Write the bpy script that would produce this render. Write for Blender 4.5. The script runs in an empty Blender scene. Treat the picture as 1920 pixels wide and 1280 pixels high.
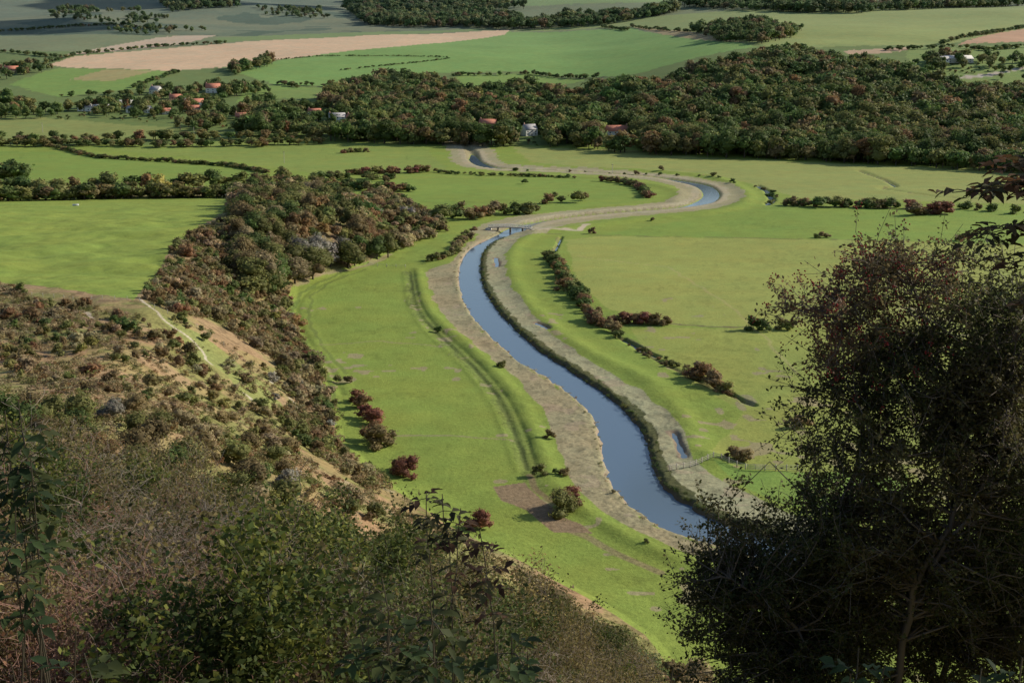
import bpy, math, numpy as np
from mathutils import Vector
R=np.random.default_rng(7)
sc=bpy.context.scene
COL=sc.collection
# ---------------------------------------------------------------- camera
F=2318.0; PITCH=math.radians(13.1); CZ=81.6
cp,sp=math.cos(PITCH),math.sin(PITCH)
cam=bpy.data.cameras.new("camera"); camo=bpy.data.objects.new("camera",cam); COL.objects.link(camo)
camo.location=(0,0,CZ); camo.rotation_euler=(math.pi/2-PITCH,0,0)
cam.sensor_width=36; cam.lens=36*F/1920; cam.clip_end=30000; cam.clip_start=0.1
sc.camera=camo
WZ=-0.95
# ---------------------------------------------------------------- maths
_tab=np.random.default_rng(1).random((256,256))
def vn(x,y,s=0):
    x=np.asarray(x,float)+s*37.31; y=np.asarray(y,float)+s*17.97
    xi=np.floor(x).astype(np.int64); yi=np.floor(y).astype(np.int64)
    fx=x-xi; fy=y-yi; fx=fx*fx*(3-2*fx); fy=fy*fy*(3-2*fy)
    a=_tab[xi&255,yi&255]; b=_tab[(xi+1)&255,yi&255]; c=_tab[xi&255,(yi+1)&255]; d=_tab[(xi+1)&255,(yi+1)&255]
    return 2*((a*(1-fx)+b*fx)*(1-fy)+(c*(1-fx)+d*fx)*fy)-1
def ss(a,b,x):
    t=np.clip((x-a)/(b-a),0,1); return t*t*(3-2*t)
def segd(x,y,Pl):
    d=np.full(x.shape,1e18)
    for (ax,ay),(bx,by) in zip(Pl[:-1],Pl[1:]):
        ux,uy=bx-ax,by-ay; L=ux*ux+uy*uy+1e-9
        t=np.clip(((x-ax)*ux+(y-ay)*uy)/L,0,1)
        dd=(x-ax-t*ux)**2+(y-ay-t*uy)**2
        np.minimum(d,dd,out=d)
    return np.sqrt(d)
def inside(x,y,Pl):
    r=np.zeros(x.shape,bool); n=len(Pl)
    for i in range(n):
        ax,ay=Pl[i]; bx,by=Pl[(i+1)%n]
        if ay==by: continue
        c=((ay>y)!=(by>y))&(x<(bx-ax)*(y-ay)/(by-ay)+ax)
        r^=c
    return r
def rays(pts):
    pts=np.atleast_2d(np.array(pts,float)); a=(pts[:,0]-960)/F; b=(640-pts[:,1])/F
    return a, cp+b*sp, -sp+b*cp
def G(pts,z=0.0):
    dx,dy,dz=rays(pts); t=(z-CZ)/dz
    return np.stack([dx*t,dy*t],1)
def at_(u,v,y):
    dx,dy,dz=rays([(u,v)]); t=y/dy[0]; return np.array((dx[0]*t,y,CZ+dz[0]*t))
def smoothline(p,n=4):
    p=np.array(p,float); out=[]
    q=np.vstack([2*p[0]-p[1],p,2*p[-1]-p[-2]])
    for i in range(1,len(q)-2):
        for k in range(n):
            t=k/n; a,b,c,d=q[i-1],q[i],q[i+1],q[i+2]
            out.append(0.5*((2*b)+(-a+c)*t+(2*a-5*b+4*c-d)*t*t+(-a+3*b-3*c+d)*t**3))
    out.append(p[-1]); return np.array(out)
# foot of the chalk hill (surveyed on the flat valley floor)
foot=[(-900,850),(-350,840),(-170,770)]+[tuple(p) for p in G([(600,372),(690,400),(738,470),(700,495),(640,512),(560,540),(543,600),(575,660),(625,740),(645,820),(720,900),(850,990),(1000,1060),(1130,1130),(1230,1200),(1300,1290)])]+[(60,125),(120,100),(250,60),(600,0)]
foot=np.array(foot,float)
hillpoly=np.vstack([foot,[(700,-900),(-3000,-900),(-3000,850)]])
ys=np.arange(0,12000,20.0)
def smooth1(t,k=9):
    return np.convolve(np.pad(t,k,mode='edge'),np.ones(2*k+1)/(2*k+1),'same')[k:-k]
PLt=smooth1(np.interp(ys,[1050,1300,1600,2000,2600,3300,4500,6000,9000],[0,20,42,82,138,225,345,380,300]),4)
PRt=smooth1(np.interp(ys,[1040,1150,1500,2100,3000,4500,6000,9000],[0,13,78,128,214,350,380,300]),4)
def base_h(x,y):
    x=np.asarray(x,float); y=np.asarray(y,float)
    h=np.zeros(x.shape)
    m=y<900
    if m.any():
        xm,ym=x[m],y[m]
        D=segd(xm,ym,foot); D=np.where(inside(xm,ym,hillpoly),D,-D)
        f=np.interp(D,[-7,0,7,50,100,139,200,400,900],[0,0.5,3.0,30,58,80,98,130,160])
        C=np.interp(ym,[-400,-50,0,20,50,100,150,200,250,316,400,500,600,700,850],[140,95,80.4,75,64,50,38,30,24.5,22,18,14,8,2,0])
        k=4.0; hh=np.clip(0.5+0.5*(C-f)/k,0,1)
        g=C*(1-hh)+f*hh-k*hh*(1-hh)
        g=np.maximum(g,0)
        g=g+vn(xm/14,ym/14,3)*0.9*ss(2,14,g)*ss(5,30,ym)+vn(xm/4,ym/4,4)*0.25*ss(2,14,g)
        h[m]=g
    m=y>1000
    if m.any():
        xm,ym=x[m],y[m]
        t=ss(0.02,0.2,xm/ym)
        g=np.interp(ym,ys,PLt)*(1-t)+np.interp(ym,ys,PRt)*t
        g=g+vn(xm/380,ym/380,5)*9*ss(1400,2600,ym)+vn(xm/130,ym/130,6)*2.2*ss(1150,1600,ym)
        g=g+vn(xm/520+3,ym/700,8)*34*ss(2300,3300,ym)*ss(300,-500,xm)
        h[m]=g
    return h
TS=np.concatenate([np.linspace(60,150,40),np.geomspace(150,8000,520)[1:]])
def P(pts):
    dx,dy,dz=rays(pts); out=[]
    X=dx[:,None]*TS; Y=dy[:,None]*TS; Z=CZ+dz[:,None]*TS
    H=base_h(X.ravel(),Y.ravel()).reshape(X.shape); df=Z-H
    for i in range(len(dx)):
        idx=np.nonzero(df[i]<=0)[0]
        if len(idx)==0: t=TS[-1]
        else:
            k=idx[0]
            if k==0: t=TS[0]
            else:
                a,b=df[i,k-1],df[i,k]; t=TS[k-1]+(TS[k]-TS[k-1])*a/(a-b)
        out.append((dx[i]*t,dy[i]*t))
    return np.array(out)
# ---------------------------------------------------------------- river
LB=smoothline([(1480,1068),(1400,1045),(1320,1022),(1250,1000),(1200,970),(1150,922),(1132,880),(1122,830),(1106,780),(1070,745),(1020,710),(960,672),(915,630),(882,592),(864,555),(858,520),(864,490),(882,466),(918,447),(945,434)],3)
RB=smoothline([(975,434),(948,446),(925,456),(908,474),(902,500),(906,530),(926,570),(960,610),(1010,655),(1078,700),(1132,737),(1182,777),(1212,822),(1227,870),(1244,908),(1284,942),(1345,975),(1420,1000),(1500,1020)],3)
LB=[tuple(p) for p in LB]; RB=[tuple(p) for p in RB]
rivpoly=G(LB+RB,WZ)
farriv=G(smoothline([(958,436),(985,424),(1040,413),(1120,404),(1200,397),(1270,391),(1315,382),(1334,368),(1322,352),(1285,343),(1230,334),(1150,327),(1060,322),(980,319),(920,315),(892,304),(885,290),(868,280),(850,272)],3),WZ)
bend=G([(1325,380),(1334,368),(1322,352),(1300,345)],WZ); bend2=G([(905,312),(890,300),(885,290)],WZ)
nearriv=G([(1480,1045),(1600,1075),(1850,1100),(2300,1120)],WZ)
def river_sd(x,y):
    d=segd(x,y,np.vstack([rivpoly,rivpoly[:1]])); d=np.where(inside(x,y,rivpoly),-d,d)
    hw=1.6+3.8*np.exp(-(segd(x,y,bend)/24)**2)+3.0*np.exp(-(segd(x,y,bend2)/30)**2)+3.5*np.exp(-(segd(x,y,farriv[:2])/20)**2)
    d=np.minimum(d,segd(x,y,farriv)-hw); d=np.minimum(d,segd(x,y,nearriv)-2.0)
    return d
SL=lambda l:G(smoothline(l,3))
ridges=[
 (SL([(783,505),(795,560),(822,600),(868,640),(922,690),(968,745),(998,800),(1020,860),(1045,915),(1105,965),(1200,1020),(1310,1062)]),0.55,2.2),
 (SL([(767,510),(778,570),(808,615),(852,655),(902,705),(942,760),(967,820),(987,880)]),-0.22,0.7),
 (SL([(757,510),(767,572),(796,620),(840,660),(888,710),(926,765),(950,825),(970,885)]),0.14,0.9),
 (SL([(775,510),(787,568),(815,610),(861,650),(913,700),(956,755),(984,815),(1004,875)]),-0.18,0.6),
 (SL([(1000,440),(968,462),(958,500),(975,545),(1010,590),(1060,630),(1120,668),(1190,700),(1245,740),(1283,785),(1308,835),(1345,868)]),0.7,3.5),
 (SL([(1000,436),(1100,424),(1200,412),(1320,400),(1392,384),(1398,360),(1340,334),(1240,322),(1100,315),(960,311)]),1.1,5.0),
 (SL([(985,416),(1040,407),(1110,399),(1200,391),(1265,383)]),0.9,5.0),
 (SL([(1265,378),(1275,362),(1240,350),(1150,336),(1000,328)]),0.8,5.0),
 (SL([(640,517),(575,548),(556,590),(580,645),(622,700),(640,740)]),-0.3,1.2),
 (SL([(1040,475),(1060,520),(1100,575),(1165,635),(1260,688),(1340,728)]),-0.45,0.8),
]
ditches=[(G([(1170,640),(1210,662),(1235,674)],WZ),0.3,0.8),(G([(1330,722),(1360,740),(1412,766)],WZ),0.35,0.9),
 (G([(1052,448),(1040,475)],WZ),0.1,0.8),
 (G([(1420,350),(1438,360),(1448,378),(1438,386)],WZ),0.5,1.0),
 (G([(1610,322),(1660,340),(1680,352),(1650,356),(1760,372),(1850,376)],WZ),-0.6,1.5)]
pools=[(G([(1262,812),(1270,828),(1282,856)]),0.4),(G([(1005,606),(1028,617)]),0.35),(G([(930,484),(932,500)]),0.5)]
def full_h(x,y,want_sd=False):
    x=np.asarray(x,float); y=np.asarray(y,float)
    h=base_h(x,y); sd=np.full(x.shape,1e3)
    m=(y>90)&(y<1150)&(x>-160)
    if m.any():
        xm,ym=x[m],y[m]
        fl=ss(6,0.5,h[m]); nearf=ss(600,250,ym)
        a=vn(xm/30,ym/30,1)*0.18+vn(xm/5,ym/5,2)*0.07*nearf
        for Pl,hh,w in ridges:
            d=segd(xm,ym,Pl)
            a=a+hh*np.exp(-(d/w)**2)*(1+0.3*vn(xm/4,ym/4,9)*nearf)
        s=river_sd(xm,ym)
        sn=s+0.35+(vn(xm/3.2,ym/3.2,11)*0.6+vn(xm/1.1,ym/1.1,12)*0.25)*nearf
        a=a*ss(0,4,s)+ss(12,1.0,s)*ss(0,1.5,s)*0.12*(1+vn(xm/1.5,ym/1.5,13)+.6*vn(xm/.7,ym/.7,18))*nearf
        for Pl,r in pools:
            d=segd(xm,ym,Pl)+vn(xm/1.3,ym/1.3,15)*0.35; a=a*ss(r-.2,r+1.2,d)-0.15*ss(r+.7,r,d)
        sc_=1+1.6*ss(480,650,ym)
        c=-2.9*ss(1.1,-1.9,sn/sc_)
        for Pl,r,w in ditches:
            d=segd(xm,ym,Pl)+vn(xm/3,ym/3,14)*0.4
            c=np.minimum(c,-1.35*ss(r+w*sc_,r,d))
        h[m]=h[m]+(a+c)*fl
        sd[m]=s
    return (h,sd) if want_sd else h
def hz(x,y): return float(full_h(np.array([x]),np.array([y]))[0])
# ---------------------------------------------------------------- mesh helper
def mk_mesh(name,V,Q,C=None,mat=None,smooth=False,extra=None):
    me=bpy.data.meshes.new(name); V=np.asarray(V,np.float32); Q=np.asarray(Q,np.int32); n=Q.shape[1]
    me.vertices.add(len(V)); me.vertices.foreach_set("co",V.ravel())
    me.loops.add(Q.size); me.loops.foreach_set("vertex_index",Q.ravel())
    me.polygons.add(len(Q)); me.polygons.foreach_set("loop_start",np.arange(0,Q.size,n,dtype=np.int32))
    try: me.polygons.foreach_set("loop_total",np.full(len(Q),n,np.int32))
    except Exception: pass
    me.update(calc_edges=True)
    if smooth: me.polygons.foreach_set("use_smooth",np.ones(len(Q),bool))
    if C is not None:
        at=me.color_attributes.new("Col",'FLOAT_COLOR','POINT')
        c=np.ones((len(V),4),np.float32); c[:,:3]=C; at.data.foreach_set("color",c.ravel())
    if extra is not None:
        at=me.attributes.new("tex",'FLOAT','POINT'); at.data.foreach_set("value",np.asarray(extra,np.float32))
    if mat: me.materials.append(mat)
    return me
def add_obj(name,me,loc=(0,0,0),rot=(0,0,0),scale=(1,1,1),parent=None,**kw):
    o=bpy.data.objects.new(name,me); COL.objects.link(o)
    o.location=loc; o.rotation_euler=rot; o.scale=scale
    if parent: o.parent=parent
    for k,v in kw.items(): o[k]=v
    return o
# ---------------------------------------------------------------- materials
def newmat(name):
    m=bpy.data.materials.new(name); m.use_nodes=True; nt=m.node_tree
    for n in list(nt.nodes): nt.nodes.remove(n)
    out=nt.nodes.new('ShaderNodeOutputMaterial'); return m,nt,out
def ND(nt,t,**kw):
    n=nt.nodes.new(t)
    for k,v in kw.items(): setattr(n,k,v)
    return n
def noise_fac(nt,vec,scale,lo,hi,detail=4,rough=0.6):
    n=ND(nt,'ShaderNodeTexNoise'); n.inputs['Scale'].default_value=scale; n.inputs['Detail'].default_value=detail; n.inputs['Roughness'].default_value=rough
    nt.links.new(vec,n.inputs['Vector'])
    mr=ND(nt,'ShaderNodeMapRange'); mr.inputs['From Min'].default_value=0.3; mr.inputs['From Max'].default_value=0.7
    mr.inputs['To Min'].default_value=lo; mr.inputs['To Max'].default_value=hi; nt.links.new(n.outputs['Fac'],mr.inputs['Value'])
    return n,mr
def plain(name,col,rough=0.8,nscale=2.0,amt=0.25):
    m,nt,out=newmat(name)
    b=ND(nt,'ShaderNodeBsdfPrincipled'); b.inputs['Roughness'].default_value=rough
    tc=ND(nt,'ShaderNodeTexCoord'); n,mr=noise_fac(nt,tc.outputs['Object'],nscale,1-amt,1+amt)
    vm=ND(nt,'ShaderNodeVectorMath',operation='SCALE'); vm.inputs[0].default_value=col; nt.links.new(mr.outputs[0],vm.inputs['Scale'])
    nt.links.new(vm.outputs[0],b.inputs['Base Color']); nt.links.new(b.outputs[0],out.inputs[0]); return m
def foliage_mat(name,trans=0.25):
    m,nt,out=newmat(name)
    at=ND(nt,'ShaderNodeAttribute',attribute_name="Col")
    oi=ND(nt,'ShaderNodeObjectInfo'); mr=ND(nt,'ShaderNodeMapRange'); mr.inputs['To Min'].default_value=0.75; mr.inputs['To Max'].default_value=1.25
    nt.links.new(oi.outputs['Random'],mr.inputs['Value'])
    vm=ND(nt,'ShaderNodeVectorMath',operation='SCALE'); nt.links.new(at.outputs['Color'],vm.inputs[0]); nt.links.new(mr.outputs[0],vm.inputs['Scale'])
    d=ND(nt,'ShaderNodeBsdfPrincipled'); d.inputs['Roughness'].default_value=0.65; d.inputs['Specular IOR Level'].default_value=0.15
    nt.links.new(vm.outputs[0],d.inputs['Base Color'])
    if trans>0:
        t=ND(nt,'ShaderNodeBsdfTranslucent'); mx=ND(nt,'ShaderNodeMixShader'); mx.inputs[0].default_value=trans
        nt.links.new(vm.outputs[0],t.inputs['Color'])
        nt.links.new(d.outputs[0],mx.inputs[1]); nt.links.new(t.outputs[0],mx.inputs[2]); nt.links.new(mx.outputs[0],out.inputs[0])
    else: nt.links.new(d.outputs[0],out.inputs[0])
    return m
M_leaf=foliage_mat("foliage",0.38); M_bark=foliage_mat("bark",0.0)
# ground
M_g,nt,out=newmat("ground_cover")
geo=ND(nt,'ShaderNodeNewGeometry'); at=ND(nt,'ShaderNodeAttribute',attribute_name="Col"); tx=ND(nt,'ShaderNodeAttribute',attribute_name="tex")
vec=geo.outputs['Position']
_,a1=noise_fac(nt,vec,0.012,0.94,1.06,3); _,a2=noise_fac(nt,vec,0.11,0.91,1.09,5); n3,a3=noise_fac(nt,vec,1.1,0.0,1.0,6,0.7)
m1=ND(nt,'ShaderNodeMath',operation='MULTIPLY'); nt.links.new(a1.outputs[0],m1.inputs[0]); nt.links.new(a2.outputs[0],m1.inputs[1])
amp=ND(nt,'ShaderNodeMapRange'); amp.inputs['To Min'].default_value=0.26; amp.inputs['To Max'].default_value=0.8; nt.links.new(tx.outputs['Fac'],amp.inputs['Value'])
s3=ND(nt,'ShaderNodeMath',operation='SUBTRACT'); nt.links.new(a3.outputs[0],s3.inputs[0]); s3.inputs[1].default_value=0.5
p3=ND(nt,'ShaderNodeMath',operation='MULTIPLY_ADD'); nt.links.new(s3.outputs[0],p3.inputs[0]); nt.links.new(amp.outputs[0],p3.inputs[1]); p3.inputs[2].default_value=1.0
m2=ND(nt,'ShaderNodeMath',operation='MULTIPLY'); nt.links.new(m1.outputs[0],m2.inputs[0]); nt.links.new(p3.outputs[0],m2.inputs[1])
_,st=noise_fac(nt,vec,0.045,0.0,0.7,5,0.65)
mixc=ND(nt,'ShaderNodeMixRGB',blend_type='MULTIPLY'); nt.links.new(st.outputs[0],mixc.inputs[0]); nt.links.new(at.outputs['Color'],mixc.inputs[1]); mixc.inputs[2].default_value=(1.25,1.0,0.95,1)
vm=ND(nt,'ShaderNodeVectorMath',operation='SCALE'); nt.links.new(mixc.outputs[0],vm.inputs[0]); nt.links.new(m2.outputs[0],vm.inputs['Scale'])
b=ND(nt,'ShaderNodeBsdfPrincipled'); b.inputs['Roughness'].default_value=0.95; b.inputs['Specular IOR Level'].default_value=0.1
bp=ND(nt,'ShaderNodeBump'); bp.inputs['Distance'].default_value=0.4; bp.inputs['Strength'].default_value=0.5; nt.links.new(n3.outputs['Fac'],bp.inputs['Height'])
nt.links.new(bp.outputs[0],b.inputs['Normal']); nt.links.new(vm.outputs[0],b.inputs['Base Color']); nt.links.new(b.outputs[0],out.inputs[0])
# water
M_w,nt,out=newmat("river_water")
b=ND(nt,'ShaderNodeBsdfPrincipled'); b.inputs['Base Color'].default_value=(0.105,0.155,0.215,1); b.inputs['Roughness'].default_value=0.07; b.inputs['IOR'].default_value=1.33
geo=ND(nt,'ShaderNodeNewGeometry'); n,_=noise_fac(nt,geo.outputs['Position'],0.8,0,1,4); bp=ND(nt,'ShaderNodeBump'); bp.inputs['Distance'].default_value=0.05; bp.inputs['Strength'].default_value=0.3
nt.links.new(n.outputs['Fac'],bp.inputs['Height']); nt.links.new(bp.outputs[0],b.inputs['Normal']); nt.links.new(b.outputs[0],out.inputs[0])
# ---------------------------------------------------------------- terrain
O0=np.array([0,-14.0])
ang=np.radians(np.concatenate([np.linspace(-78,-25,60,endpoint=False),np.linspace(-25,25,900,endpoint=False),np.linspace(25,78,60)]))
dd=np.concatenate([np.geomspace(1.5,160,170,endpoint=False),1/np.linspace(1/160,1/1150,760,endpoint=False),np.geomspace(1150,10000,320)])
A,Dm=np.meshgrid(ang,dd); gx=(O0[0]+np.sin(A)*Dm).ravel(); gy=(O0[1]+np.cos(A)*Dm).ravel()
gh,gsd=full_h(gx,gy,True)
N=len(gx); C=np.zeros((N,3)); T=np.full(N,0.25)
jx=gx+vn(gx/6,gy/6,21)*np.clip(gy/400,0.4,3); jy=gy+vn(gx/6,gy/6,22)*np.clip(gy/250,0.4,6)
C[:]=(0.195,0.27,0.055)
def paint(poly,col,tex=None,soft=None):
    poly=np.array(poly); x0,y0=poly.min(0)-5; x1,y1=poly.max(0)+5
    m=np.nonzero((gx>x0)&(gx<x1)&(gy>y0)&(gy<y1))[0]
    if len(m)==0: return
    k=m[inside(jx[m],jy[m],poly)]; C[k]=col
    if tex is not None: T[k]=tex
def stroke(line,w,col,tex=None,a=1.0):
    line=np.array(line); x0,y0=line.min(0)-w*2-4; x1,y1=line.max(0)+w*2+4
    m=np.nonzero((gx>x0)&(gx<x1)&(gy>y0)&(gy<y1))[0]
    if len(m)==0: return
    d=segd(jx[m],jy[m],line); t=(ss(w*1.15,w*0.7,d)*a)[:,None]
    C[m]=C[m]*(1-t)+np.array(col)*t
    if tex is not None: T[m]=np.where(d<w,tex,T[m])
far=gy>1090; C[far]=(0.13,0.185,0.055)
hi=(gy>2000); C[hi]=(0.165,0.20,0.095)
hi=(gy>2300)&(gx<-100)  # shaded look of these far left slopes put into a darker base colour
q=np.clip(vn(gx/160,gy/160,71)+.5*vn(gx/50,gy/50,72)+.2,0,1)[:,None]; C=np.where(hi[:,None],np.array((0.125,0.16,0.09))*(1-q)+np.array((0.17,0.19,0.10))*q,C)
k=hi&(vn(gx/110,gy/200,73)+.5*vn(gx/40,gy/60,74)<-0.5); C[k]=(0.075,0.11,0.06)
hm=(gy<900)&(gh>1.2); C[hm]=(0.20,0.205,0.075); T[hm]=0.9
grassn=vn(gx/12,gy/12,31)+0.6*vn(gx/4,gy/4,32)
C[hm&(grassn>-0.2)]=(0.255,0.215,0.10)
C[hm&(grassn>0.4)]=(0.28,0.205,0.115)
C[hm&(vn(gx/3,gy/3,33)+vn(gx/1.2,gy/1.2,34)*.6>0.5)]*=0.7
GR=lambda l:G(l)
paint(P([(-300,400),(0,372),(440,368),(445,385),(330,455),(305,500),(262,548),(250,563),(0,528),(-300,500)]),(0.205,0.28,0.058),0.15)
paint(P([(300,590),(400,645),(470,700),(530,760),(545,785),(490,765),(420,700),(340,640)]),(0.205,0.235,0.08),0.7)
paint(GR([(1060,450),(1130,443),(1580,450),(2300,470),(2300,690),(1480,613),(1260,610),(1140,582),(1080,520)]),(0.255,0.30,0.08),0.2)
paint(GR([(1180,615),(1480,615),(2300,695),(2300,1100),(1330,850),(1400,770),(1300,720),(1200,650)]),(0.24,0.29,0.072),0.2)
paint(GR([(1120,440),(1460,385),(1700,392),(2300,400),(2300,466),(1580,448)]),(0.18,0.27,0.055),0.15)
paint(GR([(960,282),(1180,287),(1300,295),(1600,308),(2300,335),(2300,392),(1500,372),(1400,342),(1320,325),(1100,315),(1000,305)]),(0.235,0.28,0.085),0.35)
paint(GR([(760,335),(1080,332),(1200,345),(1210,375),(1000,402),(780,400)]),(0.18,0.265,0.055),0.15)
paint(GR([(190,285),(560,270),(800,283),(840,318),(600,328),(430,300)]),(0.195,0.265,0.064),0.15)
paint(GR([(-200,285),(180,290),(500,325),(480,345),(-200,350)]),(0.175,0.26,0.056),0.15)
paint(P([(-200,215),(100,222),(330,240),(320,262),(-200,258)]),(0.21,0.255,0.08),0.2)
# far fields
paint(P([(20,158),(110,128),(330,133),(260,165),(110,182)]),(0.17,0.275,0.062),0.1)
paint(P([(130,150),(200,130),(290,133),(215,152)]),(0.31,0.285,0.12),0.2)
paint(P([(440,135),(540,110),(950,60),(1180,52),(1420,88),(1190,140),(1000,135),(850,135),(640,162),(520,160)]),(0.17,0.295,0.075),0.1)
paint(P([(850,140),(1000,138),(1100,150),(1020,165),(880,168)]),(0.17,0.27,0.06),0.1)
paint(P([(470,158),(600,165),(600,182),(480,180),(440,195)]),(0.165,0.26,0.06),0.1)
paint(P([(500,170),(640,164),(700,150),(600,185),(500,185)]),(0.17,0.25,0.065),0.1)
paint(P([(950,58),(1130,42),(1500,18),(1920,12),(2100,20),(2100,45),(1920,55),(1790,82),(1500,90),(1440,88),(1180,50)]),(0.215,0.275,0.088),0.1)
paint(P([(1440,30),(1920,15),(1920,52),(1780,82),(1510,85)]),(0.235,0.29,0.088),0.1)
paint(P([(1180,48),(1290,58),(1400,80),(1300,74)]),(0.31,0.26,0.13),0.2)
paint(P([(850,0),(1300,-6),(1250,5),(1000,12),(880,8)]),(0.19,0.275,0.09),0.1)
paint(P([(90,122),(140,106),(350,88),(650,68),(955,56),(945,66),(720,90),(540,110),(430,125),(330,133),(130,127)]),(0.54,0.41,0.26),0.3)
paint(P([(120,104),(220,84),(300,70),(410,66),(350,82),(200,98)]),(0.45,0.37,0.26),0.2)
paint(P([(400,72),(700,60),(940,54),(700,66),(420,80)]),(0.16,0.23,0.08),0.1)
paint(P([(1795,84),(1870,62),(1920,54),(2100,48),(2100,80)]),(0.43,0.28,0.17),0.2)
paint(P([(1580,96),(1720,88),(1720,94),(1600,104)]),(0.41,0.31,0.20),0.2)
paint(P([(1700,90),(1920,84),(2100,100),(2100,190),(1850,165),(1700,140)]),(0.175,0.25,0.07),0.2)
stroke(P([(1920,128),(1860,140),(1800,146)]),5,(0.42,0.39,0.32))
# river margins
paint(G(RB+[(1600,1000),(1480,958),(1400,922),(1340,893),(1300,862),(1285,820),(1255,777),(1210,737),(1150,702),(1090,667),(1030,622),(990,582),(962,542),(946,502),(950,472),(975,447),(1005,438)]),(0.285,0.295,0.18),0.65)
paint(G(LB+[(900,440),(862,470),(842,495),(800,505),(805,540),(830,590),(870,630),(922,672),(972,712),(1012,760),(1037,810),(1057,870),(1082,920),(1132,962),(1200,1002),(1300,1040),(1400,1075),(1480,1090)]),(0.29,0.27,0.16),0.65)
m=(gy>95)&(gy<1150)&(gx>-160)
dfar=np.full(N,1e3); dfar[m]=segd(jx[m],jy[m],farriv)
k=(dfar<19)&(gsd>0); C[k]=(0.28,0.275,0.16); T[k]=0.6
k=(dfar<11)&(gsd>0); C[k]=(0.33,0.31,0.205)
stroke(SL([(767,510),(778,570),(808,615),(853,655),(903,705),(944,760),(970,820),(992,885),(1010,920)]),2.2,(0.135,0.18,0.05),0.8,0.6)
stroke(SL([(767,510),(778,570),(808,615),(852,655),(902,705),(942,760),(967,820),(987,880)]),0.6,(0.09,0.12,0.04),0.8,0.6)
isR=np.zeros(N,bool); km=np.nonzero(gsd<6)[0]; isR[km]=segd(gx[km],gy[km],G(RB))<segd(gx[km],gy[km],G(LB))
dbank=np.where(gsd<1e2,gsd+vn(gx/2.5,gy/2.5,41)*0.9,1e3)
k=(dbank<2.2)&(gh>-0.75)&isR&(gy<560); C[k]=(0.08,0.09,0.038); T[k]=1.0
k=(dbank<1.6)&(gh>-0.75)&(~isR|(gy>560)); C[k]=(0.24,0.23,0.135); T[k]=0.9
k=(gsd<1.8)&(gh<-0.35)&(gy<560); C[k]=(0.26,0.225,0.16); T[k]=0.2
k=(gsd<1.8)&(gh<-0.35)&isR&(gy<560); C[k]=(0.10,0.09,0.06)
ms=(gsd<60)&(T>0.6)&(gsd>2.0)&(gy<600)
k=ms&(vn(gx/2.2,gy/2.2,43)+vn(gx/7,gy/7,44)>0.6); C[k]*=0.82
k=ms&(vn(gx/1.1,gy/1.1,47)>0.5); C[k]*=0.8
k=ms&(vn(gx/2.6,gy/2.6,45)+vn(gx/9,gy/9,46)>0.9); C[k]=C[k]*0.5+np.array((0.16,0.135,0.095))
for Pl,r,w in ditches: stroke(Pl,max(r,0)+0.9,(0.14,0.12,0.07),0.9,0.6)
stroke(G([(1040,475),(1060,520),(1100,575),(1165,635),(1260,688),(1340,728)]),0.8,(0.09,0.085,0.04),0.9,0.8)
for Pl,r in pools: stroke(Pl,r+0.9,(0.20,0.155,0.115),0.2,0.8)
# mud, tracks
paint(G([(925,915),(985,905),(1010,930),(1040,960),(1090,985),(1110,1005),(1040,995),(990,960),(940,940)]),(0.21,0.165,0.10),0.9)
stroke(G([(1000,950),(1080,1000),(1160,1040),(1240,1070)]),0.9,(0.22,0.175,0.11),0.9,0.7)
stroke(G([(990,890),(1010,920),(1060,960)]),0.8,(0.17,0.13,0.08),0.8,0.8)
stroke(SL([(640,514),(572,545),(548,590),(572,645),(610,700),(628,760)]),0.7,(0.11,0.16,0.04),0.4,0.8)
stroke(SL([(690,505),(600,540),(578,590),(600,640),(645,700)]),0.6,(0.12,0.165,0.045),0.4,0.7)
stroke(G([(735,478),(690,500),(600,520),(555,540)]),1.2,(0.28,0.24,0.15),0.5,0.7)
stroke(G([(700,818),(830,816),(960,825)]),0.45,(0.25,0.23,0.12),0.4,0.8)
stroke(G([(600,645),(720,640),(820,650)]),0.5,(0.25,0.23,0.12),0.4,0.7)
stroke(G([(1085,480),(1250,500),(1380,580),(1500,700)]),0.6,(0.32,0.31,0.13),0.4,0.6)
stroke(G([(1255,608),(1400,614)]),0.9,(0.14,0.12,0.07),0.6,0.9)
stroke(G([(1010,434),(1090,432),(1100,424),(1010,428)]),1.6,(0.44,0.39,0.30),0.3,0.9)
stroke(G([(1000,438),(1150,441),(1700,452)]),0.9,(0.14,0.15,0.06),0.6,0.7)
paint(G([(1340,868),(1400,880),(1500,884),(1700,890),(1700,960),(1480,945),(1400,915)]),(0.17,0.275,0.06),0.25)
mm=(gy>150)&(gy<420)&(gh<1)&(gx>-80)&(T<0.3)&(gsd>8)&(vn(gx/3,gy/3,51)+vn(gx/14,gy/14,52)>1.05); C[mm]=(0.26,0.25,0.13)
mm=(gy>110)&(gy<700)&(gh<25)&(T<0.3)&(vn(gx/1.6,gy/2.2,53)+.7*vn(gx/20,gy/20,54)>0.75); C[mm]*=0.88
stroke(P([(262,560),(300,592),(340,622),(378,660),(400,684)]),0.34,(0.48,0.44,0.36),0.3,0.8)
for c in [[(455,735),(470,748),(500,772)],[(540,745),(560,770)],[(150,582),(190,600)],[(505,700),(515,720)],[(120,575),(150,590)]]:
    stroke(P(c),0.5,(0.44,0.40,0.33),0.3,0.7)
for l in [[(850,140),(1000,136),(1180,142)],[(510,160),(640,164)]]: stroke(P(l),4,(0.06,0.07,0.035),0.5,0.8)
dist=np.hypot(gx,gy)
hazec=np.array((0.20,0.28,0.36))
def hz_t(d): return 1-np.exp(-np.clip(d-1100,0,None)/11500)
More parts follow.
